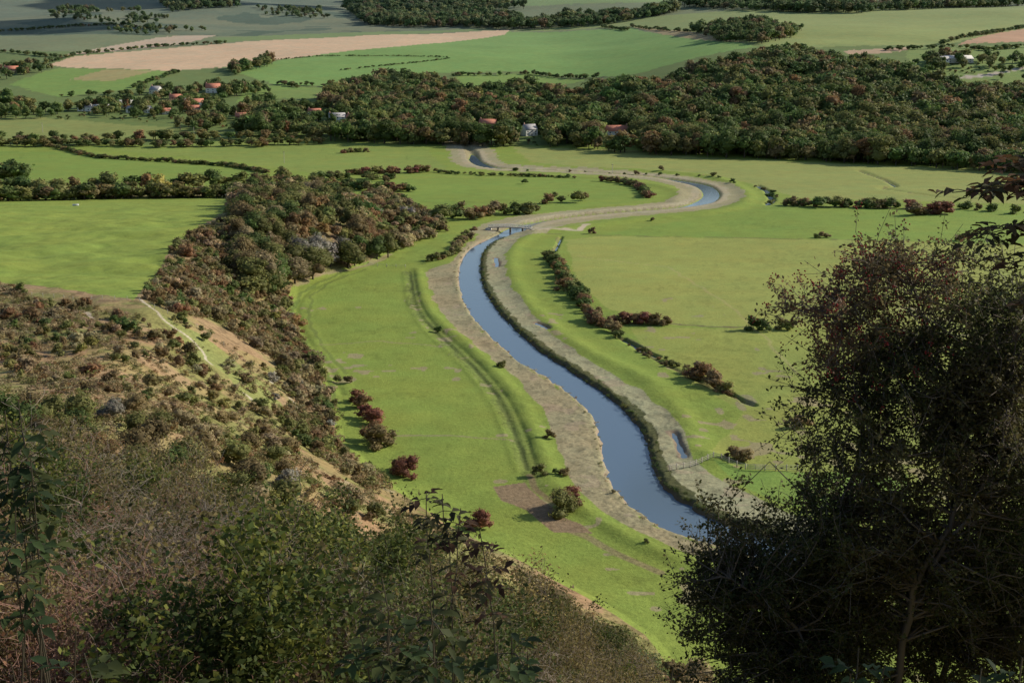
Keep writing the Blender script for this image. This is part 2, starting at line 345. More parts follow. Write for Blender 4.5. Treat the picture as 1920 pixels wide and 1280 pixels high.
t=hz_t(dist)[:,None]; C=C*(1-t)+hazec*t  # distance haze mixed into the ground's base colour
nr,nc=A.shape; idx=np.arange(N).reshape(nr,nc)
Q=np.stack([idx[:-1,:-1],idx[:-1,1:],idx[1:,1:],idx[1:,:-1]],-1).reshape(-1,4)
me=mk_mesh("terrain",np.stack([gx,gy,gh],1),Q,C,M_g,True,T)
add_obj("terrain",me,kind="structure",label="chalk downland and flat grazed flood plain")
wx=np.linspace(-130,420,60); wy=np.linspace(85,1150,80); WX,WY=np.meshgrid(wx,wy)
wi=np.arange(WX.size).reshape(WX.shape); WQ=np.stack([wi[:-1,:-1],wi[:-1,1:],wi[1:,1:],wi[1:,:-1]],-1).reshape(-1,4)
keep=base_h(WX.ravel(),WY.ravel())
WQ=WQ[(keep[WQ].max(1)<30)]
add_obj("river_water",mk_mesh("river_water",np.stack([WX.ravel(),WY.ravel(),np.full(WX.size,WZ)],1),WQ,None,M_w),kind="structure",label="slow muddy blue river water")
V=[];Q=[]
for Pl,r in pools:
    a,b_=Pl[0],Pl[-1]; d=(b_-a)/np.hypot(*(b_-a)); n_=np.array((-d[1],d[0])); a=a-d*(r+.6); b_=b_+d*(r+.6); o=len(V); r2=r+0.9
    for p in (a-n_*r2,a+n_*r2,b_+n_*r2,b_-n_*r2): V.append((p[0],p[1],-0.06))
    Q.append((o,o+1,o+2,o+3))
add_obj("pool_water",mk_mesh("pool_water",V,Q,None,M_w),kind="structure",label="shallow saltmarsh pools")
# ---------------------------------------------------------------- foliage templates
def leafquads(c,nrm,size,rng,asp=1.0):
    n=len(c); a=np.cross(nrm,rng.normal(size=(n,3))); a/=np.linalg.norm(a,axis=1)[:,None]+1e-9
    b=np.cross(nrm,a); b/=np.linalg.norm(b,axis=1)[:,None]+1e-9
    s=np.asarray(size).reshape(-1,1)*np.ones((n,1))
    V=np.stack([c-a*s,c-b*s*0.6*asp,c+a*s,c+b*s*0.6*asp],1).reshape(-1,3)
    return V,np.arange(4*n).reshape(n,4)
def template(seed,n,leaf,pal,tree=False,nlob=9,var=0.18,corecol=0.8,trunk=True,low=False):
    rng=np.random.default_rng(seed); Vs=[];Qs=[];Cs=[];off=0
    pal=np.array(pal)
    lob=[]
    for i in range(nlob):
        th=rng.uniform(0,2*math.pi)+i*2.4
        if tree: z=rng.uniform(0.30,0.86); rr=rng.uniform(0.05,0.32)*(1.0-1.2*max(0,z-0.5)); r=rng.uniform(0.11,0.25)
        elif low: z=rng.uniform(0.1,0.6); rr=rng.uniform(0.1,0.75); r=rng.uniform(0.15,0.38)
        else: z=rng.uniform(0.15,0.72); rr=rng.uniform(0,0.52)*(1.25-1.1*z); r=rng.uniform(0.11,0.28)
        lob.append((rr*math.cos(th),rr*math.sin(th),z,r,rng.uniform(1-var,1+var)))
    for (x,y,z,r,b) in lob:
        k=max(10,int(n/nlob)); d=rng.normal(size=(k,3)); d/=np.linalg.norm(d,axis=1)[:,None]; d[:,2]=np.where(d[:,2]<-0.4,-d[:,2],d[:,2])
        p=np.array((x,y,z))+d*(r*rng.uniform(0.78,1.32,(k,1)))*np.array((1,1,0.9)); p[:,2]=np.maximum(p[:,2],0.02)
        nr=d+rng.normal(size=(k,3))*0.36; nr/=np.linalg.norm(nr,axis=1)[:,None]
        V,Q=leafquads(p,nr,leaf*rng.uniform(0.6,1.4,k),rng)
        c=pal*b*rng.uniform(0.8,1.22,(k,1))*(1+rng.normal(size=(k,3))*0.04)
        Vs.append(V);Qs.append(Q+off);Cs.append(np.repeat(c,4,0)); off+=len(V)
        if low: continue
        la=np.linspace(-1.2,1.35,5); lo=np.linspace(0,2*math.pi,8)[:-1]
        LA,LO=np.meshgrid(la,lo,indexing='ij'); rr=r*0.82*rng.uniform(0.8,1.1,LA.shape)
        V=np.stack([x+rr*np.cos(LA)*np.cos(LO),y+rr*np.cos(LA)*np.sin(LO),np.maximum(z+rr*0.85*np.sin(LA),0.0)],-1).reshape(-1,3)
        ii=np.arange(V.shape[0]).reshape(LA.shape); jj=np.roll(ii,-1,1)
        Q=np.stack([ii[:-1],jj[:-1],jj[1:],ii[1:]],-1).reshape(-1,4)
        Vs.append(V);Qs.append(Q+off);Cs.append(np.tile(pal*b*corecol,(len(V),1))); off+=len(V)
    if tree and trunk:
        V=[]
        for zz,r in ((0,0.032),(0.25,0.024),(0.6,0.012)):
            for a in range(5): V.append((r*math.cos(a*1.2566),r*math.sin(a*1.2566),zz))
        V=np.array(V); ii=np.arange(15).reshape(3,5); jj=np.roll(ii,-1,1)
        Q=np.stack([ii[:-1],jj[:-1],jj[1:],ii[1:]],-1).reshape(-1,4)
        Vs.append(V);Qs.append(Q+off);Cs.append(np.tile(np.array((0.1,0.085,0.065)),(15,1))); off+=15
    return np.vstack(Vs),np.vstack(Qs),np.vstack(Cs)
PAL={'green':(0.100,0.140,0.040),'olive':(0.175,0.178,0.058),'brown':(0.205,0.155,0.072),'crimson':(0.24,0.105,0.07),
     'tan':(0.33,0.265,0.145),'yellow':(0.28,0.27,0.07),'grey':(0.31,0.285,0.23),'rust':(0.24,0.145,0.068)}
LIB={}
def lib(kind,pal,v,lod):
    key=(kind,pal,v,lod)
    if key not in LIB:
        tree=kind=='tree'
        n,leaf,nl={0:(1600 if tree else 1300,0.028 if tree else 0.036,15),1:(300,0.066,9),2:(110,0.11,7)}[lod]
        arr=template(17*v+(5 if tree else 0)+100*lod+len(pal)*3,n,leaf,PAL[pal],tree,nl,low=(lod==2))
        LIB[key]=[arr,None]
    return LIB[key]
places=[]
def put(kind,pal,x,y,h,w=1.0): places.append((kind,pal,float(x),float(y),float(h),float(w)))
def pick(mix):
    ks=list(mix.keys()); p=np.array([mix[k] for k in ks],float); return ks[R.choice(len(ks),p=p/p.sum())]
MW={'green':6,'olive':3.6,'brown':1.2,'rust':0.35}
MS={'brown':3,'olive':3.6,'tan':2.4,'green':1.0,'rust':1.2,'grey':0.3}
MH={'green':2.5,'olive':3.5,'brown':1.8,'rust':.5}
def fill(poly,sp,kind,hr,mix,prob=1.0,patch=0.0):
    poly=np.array(poly); x0,y0=poly.min(0); x1,y1=poly.max(0)
    X,Y=np.meshgrid(np.arange(x0,x1,sp),np.arange(y0,y1,sp)); X=X.ravel()+R.uniform(-.5,.5,X.size)*sp; Y=Y.ravel()+R.uniform(-.5,.5,Y.size)*sp
    k=inside(X,Y,poly)&(R.random(X.size)<prob)
    if patch is not None and patch!=0.0: k&=(vn(X/(sp*4),Y/(sp*4),61)+0.5*vn(X/(sp*1.7),Y/(sp*1.7),62)>-patch)
    for x,y in zip(X[k],Y[k]):
        big=0.62+0.72*(vn(x/(sp*3),y/(sp*3),63)*.5+.5)
        put(kind,pick(mix),x,y,R.uniform(*hr)*big,R.uniform(0.85,1.35))
def line(pl,sp,kind,hr,mix,jit=0.5,w=1.1,prob=1.0):
    pl=np.array(pl); L=np.hypot(*(pl[1:]-pl[:-1]).T); cum=np.concatenate([[0],np.cumsum(L)])
    s=0.0
    while s<cum[-1]:
        if R.random()<prob:
            x=np.interp(s,cum,pl[:,0])+R.normal()*jit; y=np.interp(s,cum,pl[:,1])+R.normal()*jit
            put(kind,pick(mix),x,y,R.uniform(*hr),w*R.uniform(0.85,1.2))
        s+=sp*R.uniform(0.7,1.3)
# woods
fill(P([(1170,268),(1200,291),(1300,293),(1500,301),(1700,312),(1900,325),(2150,340),(2150,200),(1900,180),(1750,168),(1650,135),(1600,118),(1440,112),(1380,122),(1290,150),(1190,170),(1100,190),(1130,230)]),9.4,'tree',(13,20),MW)
fill(P([(610,268),(640,228),(600,200),(640,178),(740,155),(830,160),(870,182),(1000,175),(1130,192),(1110,230),(1190,290),(1080,278),(900,275),(760,271)]),10,'tree',(12,19),MW,0.88)
fill(P([(330,245),(420,255),(560,260),(610,264),(600,205),(480,192),(440,215),(350,230)]),12,'tree',(10,17),MW,0.8)
fill(P([(130,214),(330,222),(420,200),(420,176),(350,186),(330,192),(150,200)]),15,'tree',(8,13),MW,0.55)
fill(P([(230,182),(300,168),(420,165),(430,175),(335,190)]),14,'tree',(8,14),MW,0.55)
fill(P([(400,178),(515,165),(510,175),(410,186)]),12,'tree',(9,15),MW,0.8)
fill(P([(425,132),(500,115),(515,122),(440,142)]),12,'tree',(10,15),MW)
fill(P([(-200,200),(0,190),(60,205),(150,215),(170,228),(0,222),(-200,220)]),12,'tree',(9,15),MW,0.8)
fill(P([(0,130),(90,120),(100,135),(10,150)]),14,'tree',(8,13),MW,0.6)
fill(P([(1700,140),(1780,150),(1920,165),(2050,170),(2050,110),(1920,112),(1860,110),(1850,100),(1830,104),(1840,120),(1700,122)]),15,'tree',(8,14),MW,0.3)
FWm={'green':5,'olive':1.5,'brown':.5}
fill(P([(650,18),(720,28),(850,30),(1000,42),(1130,34),(1270,16),(1270,24),(1150,46),(1000,56),(760,52),(690,48)]),16,'tree',(15,23),FWm)
fill(P([(1280,3),(1450,8),(1600,17),(1800,8),(1920,8),(1920,12),(1600,26),(1400,21),(1280,14)]),17,'tree',(15,23),FWm)
fill(P([(1295,58),(1400,52),(1510,58),(1440,84),(1360,80),(1310,66)]),14,'tree',(13,20),FWm)
fill(P([(300,4),(440,4),(450,14),(320,24)]),18,'tree',(12,19),FWm)
fill(P([(640,0),(900,0),(1000,20),(700,20)]),20,'tree',(14,21),FWm,0.85)
fill(P([(120,10),(260,20),(330,40),(220,50),(80,35)]),20,'tree',(9,14),FWm,0.8,0.1)
fill(P([(200,58),(330,52),(400,58),(260,72)]),18,'tree',(8,12),FWm,0.8,0.1)
fill(P([(480,15),(600,22),(620,36),(500,30)]),18,'tree',(9,14),FWm,0.8,0.1)
for pl in [[(90,118),(140,104),(300,88),(420,82)],[(560,160),(640,164),(700,152)],[(850,143),(1000,139),(1120,146)],[(520,158),(560,165)],
           [(1180,50),(1300,60)],[(1130,52),(1180,58)],[(1780,88),(1850,96),(1920,90)],[(110,182),(250,176)],[(330,136),(250,165)],[(1760,84),(1920,52)],[(1640,96),(1780,92)],[(0,98),(60,104),(110,108)],[(0,60),(120,52),(250,48)]]:
    line(P(pl),5.5,'tree',(3,7),FWm,2,1.6,0.9)
for pl in [[(500,114),(600,106),(845,108)],[(640,132),(760,120),(845,110)]]: line(P(pl),4,'tree',(1.5,2.8),FWm,.6,1.9,0.95)
# mid hedges
line(P([(-100,268),(60,275),(150,272),(300,276),(450,274),(600,270)]),3.8,'tree',(5,8),MH,4,1.5)
line(P([(-100,262),(60,268),(200,264),(400,262),(600,262)]),6,'tree',(4,10),MH,4,1.4)
line(G([(600,268),(700,272),(830,276),(960,281)]),4,'tree',(3,5),MH,2,1.6)
line(G([(60,276),(180,296),(300,303),(430,312),(500,325)]),2.6,'bush',(2.2,4),MH,0.8,1.7)
line(P([(-60,378),(100,376),(250,372),(440,370)]),3.0,'tree',(6,9.5),MH,2.5,1.5)
line(P([(-60,376),(100,374),(250,370),(440,367)]),2.6,'bush',(4.5,6.5),MH,1.5,1.5)
line(P([(-60,366),(100,362),(250,358),(460,352)]),5,'tree',(6,11),MH,4,1.4)
line(P([(-30,345),(10,338),(40,345)]),4,'tree',(11,15),{'green':3,'olive':2},2)
put('tree','yellow',*P([(302,370)])[0],12,1.2)
for u,v,h in [(535,350,13),(500,360,11),(470,368,9),(560,352,8),(450,372,8),(515,362,9)]: put('tree','olive',*P([(u,v)])[0],h)
line(G([(585,348),(640,352),(700,358),(770,360)]),3.4,'bush',(5,8),MH,4,1.4)
line(G([(590,338),(660,335),(750,338)]),4,'bush',(4,6.5),MH,4,1.4)
line(G([(655,328),(720,326),(800,324)]),3.0,'bush',(4,6),{'crimson':2,'rust':2,'olive':2},1.5,1.4)
line(G([(810,324),(880,328),(960,330),(1080,334)]),3.2,'bush',(1.8,3.2),MH,1.2,1.8)
line(G([(960,320),(1100,322),(1220,328),(1330,333),(1380,345),(1440,358),(1455,380)]),11,'bush',(1.5,3.4),MH,1.5,1.6,0.8)
line(G([(1130,340),(1175,345),(1205,355),(1214,372)]),3.0,'bush',(3,5),{'crimson':.6,'brown':2,'green':2},1,1.4)
line(G([(640,290),(700,288)]),4,'bush',(3,5),MH,1.5,1.5)
for u,v,h,p in [(745,405,6,'olive'),(755,400,6,'olive'),(780,410,7,'brown'),(800,412,8,'brown'),(830,416,9,'olive'),(848,409,8,'green'),(862,400,7,'brown'),(885,412,7,'brown'),(898,410,7,'rust'),(912,405,7,'brown'),(928,402,7.5,'brown'),(945,400,6,'olive'),(965,402,7.5,'green'),(985,402,8,'olive'),(1005,400,6,'olive'),(1030,382,6.5,'rust'),(1048,380,5,'olive'),(1085,380,7,'olive'),(1097,376,5,'brown'),(1040,372,4,'olive'),
   (985,345,3.5,'green'),(1110,438,3.4,'brown'),(1222,415,2.5,'brown'),(1540,446,3,'brown'),(1530,446,2.5,'olive'),(1550,446,2.5,'brown'),(1240,322,4.5,'brown'),(1800,452,4,'brown'),(890,436,3,'brown')]:
    put('bush',p,*G([(u,v)])[0],h,1.3)
line(G([(1480,386),(1560,388),(1640,390),(1700,390)]),3.2,'bush',(4,6.5),{'brown':2,'green':2,'crimson':.5,'olive':2},1.5,1.4)
line(G([(1715,404),(1745,400),(1780,402)]),4,'bush',(5,8),{'crimson':2,'brown':2},1.5,1.2)
line(G([(1800,392),(1860,396),(1900,400)]),5,'bush',(4,6),MH,1.5,1.2)
# ditch bushes
line(G([(1028,482),(1045,497),(1055,520),(1072,545),(1090,565),(1100,580)]),2.4,'bush',(2.8,5),{'olive':2,'green':2,'rust':1},0.9,1.25)
line(G([(1100,582),(1130,610),(1165,632)]),2.6,'bush',(1.8,3.4),{'olive':2,'brown':2,'rust':1},0.7,1.25)
line(G([(1105,600),(1125,612),(1150,606),(1200,607),(1252,609)]),2.0,'bush',(2.8,4.6),{'brown':3,'crimson':.7,'rust':1},0.6,1.3)
line(G([(1175,640),(1240,676),(1300,704),(1390,752)]),2.6,'bush',(0.8,2.2),{'brown':3,'olive':2,'rust':2},0.7,1.4,0.75)
for u,v,h,p in [(1165,632,3.4,'green'),(1302,706,3.6,'rust'),(1320,714,5.0,'rust'),(1335,722,4.8,'brown'),(1362,735,4.6,'olive'),(1290,697,2.4,'brown'),(1350,730,3.6,'rust'),(1312,708,4.8,'brown'),
   (1412,618,5,'green'),(1432,620,4.2,'green'),(1465,616,4.2,'brown'),(1478,618,3.6,'olive'),(1380,862,4,'rust'),(1395,864,3,'brown'),(1500,800,3.5,'brown'),
   (822,622,2.2,'green'),(941,690,2.3,'olive'),(1030,824,2.4,'brown'),(1058,894,2.0,'brown'),(1012,893,2.8,'olive'),(1040,892,1.2,'green'),
   (1063,962,4.8,'olive'),(1070,948,3.6,'crimson'),(1058,955,4,'rust'),(650,718,2.6,'brown'),(632,716,2.0,'olive'),(576,684,3.4,'crimson'),(575,700,2.6,'brown'),
   (672,755,3.4,'crimson'),(680,768,4.2,'rust'),(692,785,4.0,'crimson'),(700,796,4.0,'crimson'),(713,838,5.4,'brown'),(700,826,4.6,'rust'),(726,836,4,'brown'),(762,893,4.6,'crimson'),(755,885,3.4,'rust'),
   (1212,1022,0.9,'olive'),(905,995,4.0,'crimson'),(1150,925,0.8,'tan')]:
    put('bush',p,*G([(u,v)])[0],h,1.2)
line(G([(803,492),(825,488),(850,478),(860,462),(880,440)]),2.4,'bush',(2,4),{'brown':2,'tan':2,'olive':2},1.2,1.1)
# escarpment
fill(P([(440,385),(470,365),(540,352),(600,378),(690,385),(700,440),(732,482),(640,508),(560,535),(470,560),(440,500),(430,440)]),5.8,'tree',(6,11),{'olive':5,'brown':2.4,'green':1.6,'tan':1,'rust':.8},0.92,0.8)
fill(P([(560,380),(690,380),(770,398),(840,430),(730,485),(700,430)]),5.0,'bush',(4.5,7.5),MS,0.9,0.55)
fill(P([(690,360),(760,375),(800,400),(740,420),(690,395)]),5,'bush',(4,7),MS,0.9,0.55)
for u,v in [(560,500),(590,505),(620,500),(640,490),(600,490),(655,498)]: put('tree','grey',*P([(u,v)])[0],R.uniform(8,11),1.1)
ESC=P([(436,400),(450,440),(470,560),(540,540),(545,600),(600,700),(628,790),(600,800),(560,750),(520,680),(470,650),(400,600),(330,590),(270,560),(310,500),(335,462),(400,425)])
ML={'tan':4.5,'olive':3,'brown':3,'rust':2.2}
fill(ESC,3.0,'bush',(1.5,3.8),{'brown':3,'olive':3.6,'tan':4,'green':.6,'rust':2},0.9,0.7)
fill(ESC,1.8,'tuft',(0.8,1.8),ML,0.9)
fill(P([(440,500),(470,480),(540,545),(500,560),(450,530)]),4.8,'tree',(6,9),{'green':3,'olive':3})
LOWE=P([(545,600),(600,700),(640,800),(645,840),(740,910),(700,930),(620,870),(560,830),(500,770),(560,750),(520,680),(490,640)])
fill(LOWE,3.0,'bush',(1.6,3.6),MS,0.9,0.5); fill(LOWE,1.6,'tuft',(0.7,1.6),ML,0.85)
SLP=P([(0,545),(60,555),(250,590),(330,640),(400,700),(520,800),(600,880),(400,860),(200,760),(0,700)])
fill(SLP,1.6,'tuft',(0.4,1.2),{'tan':6,'olive':2.5,'brown':2.5,'rust':1.5},0.75,0.45)
fill(SLP,4.0,'bush',(1.2,3.2),{'brown':3,'olive':3.6,'tan':3,'green':.6,'yellow':.7,'rust':1.6},0.7,0.2)
MID=P([(300,585),(420,640),(520,700),(600,800),(560,790),(470,740),(380,670)])
fill(MID,1.9,'tuft',(0.4,1.3),ML,0.7,0.3); fill(MID,4.2,'bush',(1.2,3),MS,0.7,0.05)
fill(P([(-100,530),(0,535),(60,556),(150,590),(120,620),(-100,640)]),1.7,'tuft',(0.6,1.6),{'tan':6,'brown':2,'olive':1,'rust':1},0.8)
for u,v,h,p in [(162,572,3,'rust'),(235,618,3.2,'green'),(250,622,2.8,'green'),(215,610,2.4,'green'),(40,548,3,'olive'),(275,560,2.5,'olive'),(485,768,3.5,'olive'),(508,590,4,'green'),(520,604,4,'yellow'),(375,575,3,'rust'),(340,600,2.6,'olive')]:
    put('bush',p,*P([(u,v)])[0],h,1.2)
line(G([p for p in RB[3:]],WZ),1.3,'tuft',(0.35,0.8),{'green':3,'olive':2},0.45,1.2)
line(G(LB,WZ),4,'tuft',(0.3,0.6),{'tan':3,'olive':1},0.6,1.3)
# ---------------------------------------------------------------- foreground scrub positions (world sampled)
fg=[]
yv=9.0
while yv<150:
    s=1.8+0.022*yv
    xv=-0.56*yv-4
    while xv<0.15*yv+1.0:
        x=xv+R.uniform(-.45,.45)*s; y=yv+R.uniform(-.45,.45)*s
        xv+=s
        if base_h(np.array([x]),np.array([y]))[0]<5: continue
        u=960+F*x/(y*0.95)
        lim=np.interp(u,[0,300,400,640,850,1000,1150,1250],[660,695,710,830,945,1010,1080,1210])
        vt=lim+R.random()**1.3*(330 if y>18 else 420)+max(0,30-y)*6
        z=CZ-y*math.tan(PITCH+math.atan((vt-640)/F)); g=hz(x,y); h=z-g
        if h<0.7:
            if y>20: continue
            h=0.7
        h=min(h,R.uniform(2.6,4.4))
        fg.append((x,y,g,h,u))
    yv+=s*0.85
near=[p for p in fg if p[1]<62]; mid=[p for p in fg if p[1]>=62]
for x,y,g,h,u in mid: put('bush',pick({'brown':2.4,'olive':4,'tan':1.4,'green':1.8,'yellow':.7,'grey':.4,'rust':.8}),x,y,h,1.1)
for i in range(2000):
    y=R.uniform(55,190); x=R.uniform(-0.5*y,0.13*y); g=hz(x,y)
    if g>4: put('tuft',pick(ML),x,y,R.uniform(.5,1.4),1.1)
# ---------------------------------------------------------------- houses table and clearings
HS=[((1152,256),24,10,5.4,5.0,0.1,'white','tile',"long white cottage with red tiled roof among trees",5,2,"house"),
((992,254),13,9,6,4.6,0.6,'white','slate',"white gabled house with slate roof among trees",3,1,"house"),
((915,240),16,8,4.8,4,-0.2,'brick','tile',"brick house with red tiled roof among trees",4,1,"house"),
((632,228),16,8,5,4,0.3,'white','slate',"pale rendered house at the woodland edge",3,1,"house"),
((664,228),14,8,4.5,3.6,-0.2,'brick','tile',"brick cottage with red roof by trees",3,1,"house"),
((400,174),17,9,6,5.4,0.15,'white','tile',"white house with steep red roof on slope",3,1,"house"),
((293,178),14,9,6,4.6,-0.5,'white','slate',"pale gabled house on village slope",3,1,"house"),
((368,200),16,8,5,4,0.4,'white','tile',"white cottage with red tiled roof in village",4,1,"house"),
((228,201),30,12,4.2,3.8,0.12,'flint','grey',"long grey farm barn with sheet roof",5,0,"barn"),
((262,211),26,10,3.8,3.4,-0.15,'white','slate',"low white barn with slate roof",4,0,"barn"),
((190,207),16,9,3.6,3,0.35,'white','grey',"white walled farm shed with grey roof",3,0,"barn"),
((305,214),18,8,3.6,3,-0.1,'white','tile',"low white farm outbuilding with red roof",3,0,"barn"),
((160,208),14,8,4.2,3.6,0.0,'white','slate',"small white cottage near farm",3,1,"house"),
((330,190),14,8,4.6,3.8,0.5,'brick','tile',"brick house with red roof between barns",3,1,"house"),
((455,226),14,8,4.6,3.6,0.3,'brick','tile',"brick cottage with red roof in village",3,1,"house"),
((22,136),18,9,5,4,0.3,'brick','tile',"brick farmhouse with red roof on slope",3,1,"house"),
((590,218),13,8,4.6,3.6,0.1,'white','tile',"small white cottage by trees",3,1,"house"),
((1795,118),32,14,5,3.8,0.1,'flint','grey',"grey farm building with pale roof on hillside",4,0,"barn"),
((1765,120),15,9,5,4,0.1,'white','slate',"white farmhouse on hillside",3,1,"house")]
hp=[P([h[0]])[0] for h in HS]; hp2=hp+[P([(349,210)])[0]]; hl=[h[1] for h in HS]+[16]
def cleared(x,y,h):
    for (a,b_),L in zip(hp2,hl):
        if abs(x-a)<L*0.5+6 and -85<y-b_<11: return True
    return False
places=[p for p in places if not (p[3]>1035 and cleared(p[2],p[3],p[4]))]
for (a,b_),L in zip(hp2,hl):
    for sx in (-1,1):
        for j in range(4): put('tree',pick(MW),a+sx*(L*0.5+R.uniform(8,16)),b_+R.uniform(-40,20),R.uniform(8,14),1.1)
    for j in range(int(L/5)): put('tree',pick(MW),a+R.uniform(-.5,.5)*L,b_+R.uniform(15,24),R.uniform(10,15),1.1)
    for j in range(int(L/2)): put('tree',pick(MW),a+R.uniform(-.6,.6)*L,b_-R.uniform(14,70),R.uniform(1.8,3.0),1.5)
# ---------------------------------------------------------------- instantiate
def label_for(kind,pal):
    cn={'green':'dark green','olive':'olive green','brown':'brownish autumn','crimson':'red brown berried','tan':'dry tan','yellow':'yellowish green','grey':'pale grey bare','rust':'rust coloured autumn'}[pal]
    return f"{cn} leafy tree standing in the valley" if kind=='tree' else f"{cn} rounded bush on rough grass"
px=np.array([p[2] for p in places]); py=np.array([p[3] for p in places]); pz=full_h(px,py)
dist=np.hypot(px,py); hgt=np.array([p[4] for p in places]); app=hgt/np.maximum(dist,1)
for kind,name,grp,nind in (('tree','broadleaf_tree','trees in the valley woods and hedges',290),('bush','hawthorn_bush','bushes on the slopes and ditches',290),('tuft',None,None,0)):
    ids=[i for i in range(len(places)) if places[i][0]==kind]; ids.sort(key=lambda i:-app[i])
    for i in ids[:nind]:
        _,pal,x,y,h,w=places[i]; L=lib(kind,pal,int(R.integers(0,4)),0)
        if L[1] is None: L[1]=mk_mesh(name,*L[0],M_leaf)
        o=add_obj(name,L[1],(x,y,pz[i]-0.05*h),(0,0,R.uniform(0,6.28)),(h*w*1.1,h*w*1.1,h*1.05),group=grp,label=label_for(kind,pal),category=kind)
    Vs=[];Qs=[];Cs=[];off=0
    for i in ids[nind:]:
        _,pal,x,y,h,w=places[i]
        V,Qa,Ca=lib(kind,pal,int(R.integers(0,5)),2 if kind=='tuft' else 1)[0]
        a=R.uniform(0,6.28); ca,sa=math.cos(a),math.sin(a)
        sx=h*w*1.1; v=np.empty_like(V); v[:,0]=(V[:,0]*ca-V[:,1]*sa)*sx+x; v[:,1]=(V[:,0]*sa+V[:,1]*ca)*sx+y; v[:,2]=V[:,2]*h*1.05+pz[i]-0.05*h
        t=hz_t(dist[i])*0.9; c=Ca*R.uniform(0.75,1.22)*(1+R.normal(size=3)*.05); c=c*(1-t)+hazec*0.7*t  # haze tint blended into distant foliage colour as well
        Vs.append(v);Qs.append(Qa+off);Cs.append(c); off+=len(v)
    if Vs:
        nm={'tree':'woodland','bush':'scrub','tuft':'rough_grass'}[kind]
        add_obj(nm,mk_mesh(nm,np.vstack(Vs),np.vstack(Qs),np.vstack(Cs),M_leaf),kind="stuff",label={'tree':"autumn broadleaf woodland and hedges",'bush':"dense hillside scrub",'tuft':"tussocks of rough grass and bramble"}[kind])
    print(kind,len(ids))
# ---------------------------------------------------------------- detailed plants
def tubes(paths,sides=4):
    Vs=[];Qs=[];off=0; ref=np.array((0.31,0.72,0.17)); th=np.arange(sides)*2*math.pi/sides; ct,st_=np.cos(th)[None,:,None],np.sin(th)[None,:,None]
    groups={}
    for path,rad in paths: groups.setdefault(len(path),[]).append((path,rad))
    for k,lst in groups.items():
        Pp=np.array([np.asarray(p) for p,_ in lst]); Rr=np.array([r for _,r in lst])
        tg=np.gradient(Pp,axis=1); tg/=np.linalg.norm(tg,axis=2)[...,None]+1e-9
        a=np.cross(tg,ref); a/=np.linalg.norm(a,axis=2)[...,None]+1e-9; b=np.cross(tg,a)
        V=Pp[:,:,None,:]+Rr[:,:,None,None]*(a[:,:,None,:]*ct[None]+b[:,:,None,:]*st_[None])
        n=len(lst); ii=np.arange(n*k*sides).reshape(n,k,sides)+off; jj=np.roll(ii,-1,2)
        Vs.append(V.reshape(-1,3)); Qs.append(np.stack([ii[:,:-1],jj[:,:-1],jj[:,1:],ii[:,1:]],-1).reshape(-1,4)); off+=n*k*sides
    return np.vstack(Vs),np.vstack(Qs)
def skeleton(seed,stems,L0,r0,levels,kids,wob=0.22,trop=0.08,spread=0.5,tipr=0.0025):
    rng=np.random.default_rng(seed); br=[];tips=[]
    def rec(p,d,L,r,lev):
        n=5 if lev>0 else 8; step=L/n; path=[p]; rad=[r]
        for i in range(n):
            d=d+rng.normal(0,wob,3)+np.array((0,0,trop)); d=d/np.linalg.norm(d); p=p+d*step
            rr=max(r*(1-0.62*(i+1)/n),tipr); path.append(p); rad.append(rr)
            if lev<levels and i>=1:
                for _ in range(kids[lev]):
                    if rng.random()<0.75:
                        q=rng.normal(size=3); q-=q.dot(d)*d; q/=np.linalg.norm(q)+1e-9
                        nd=d*0.62+q*0.8; nd/=np.linalg.norm(nd); rec(p,nd,L*rng.uniform(0.42,0.68),rr*0.62,lev+1)
            if lev>=levels-1: tips.append(p)
        br.append((path,rad))
    for s in range(stems):
        a=rng.uniform(0,6.28); d=np.array((math.cos(a)*spread,math.sin(a)*spread,1.0)); d/=np.linalg.norm(d)
        rec(np.array((math.cos(a)*0.1,math.sin(a)*0.1,-0.2)),d,L0*rng.uniform(0.8,1.15),r0*rng.uniform(0.7,1.1),0)
    return br,np.array(tips)
def leafmesh(c,leaf,pal,rng,up=0.6,cl=0.4):
    n=len(c); nr=rng.normal(size=(n,3))+np.array((0.25,0,up)); nr/=np.linalg.norm(nr,axis=1)[:,None]
    LV,LQ=leafquads(c,nr,leaf*rng.uniform(0.6,1.3,n),rng)
    pals=np.array(pal); sel=np.clip(((vn(c[:,0]*1.1,c[:,2]*1.1+c[:,1]*0.9,17)*.5+.5)*len(pals)*0.8+rng.random(n)*len(pals)*0.3).astype(int),0,len(pals)-1); pc=pals[sel]
    k=1+cl*vn(c[:,0]*1.6,c[:,2]*1.6+c[:,1]*1.2,7)
    pc=pc*k[:,None]*rng.uniform(0.65,1.35,(n,1))
    return mk_mesh("foliage",LV,LQ,np.repeat(pc,4,0),M_leaf)
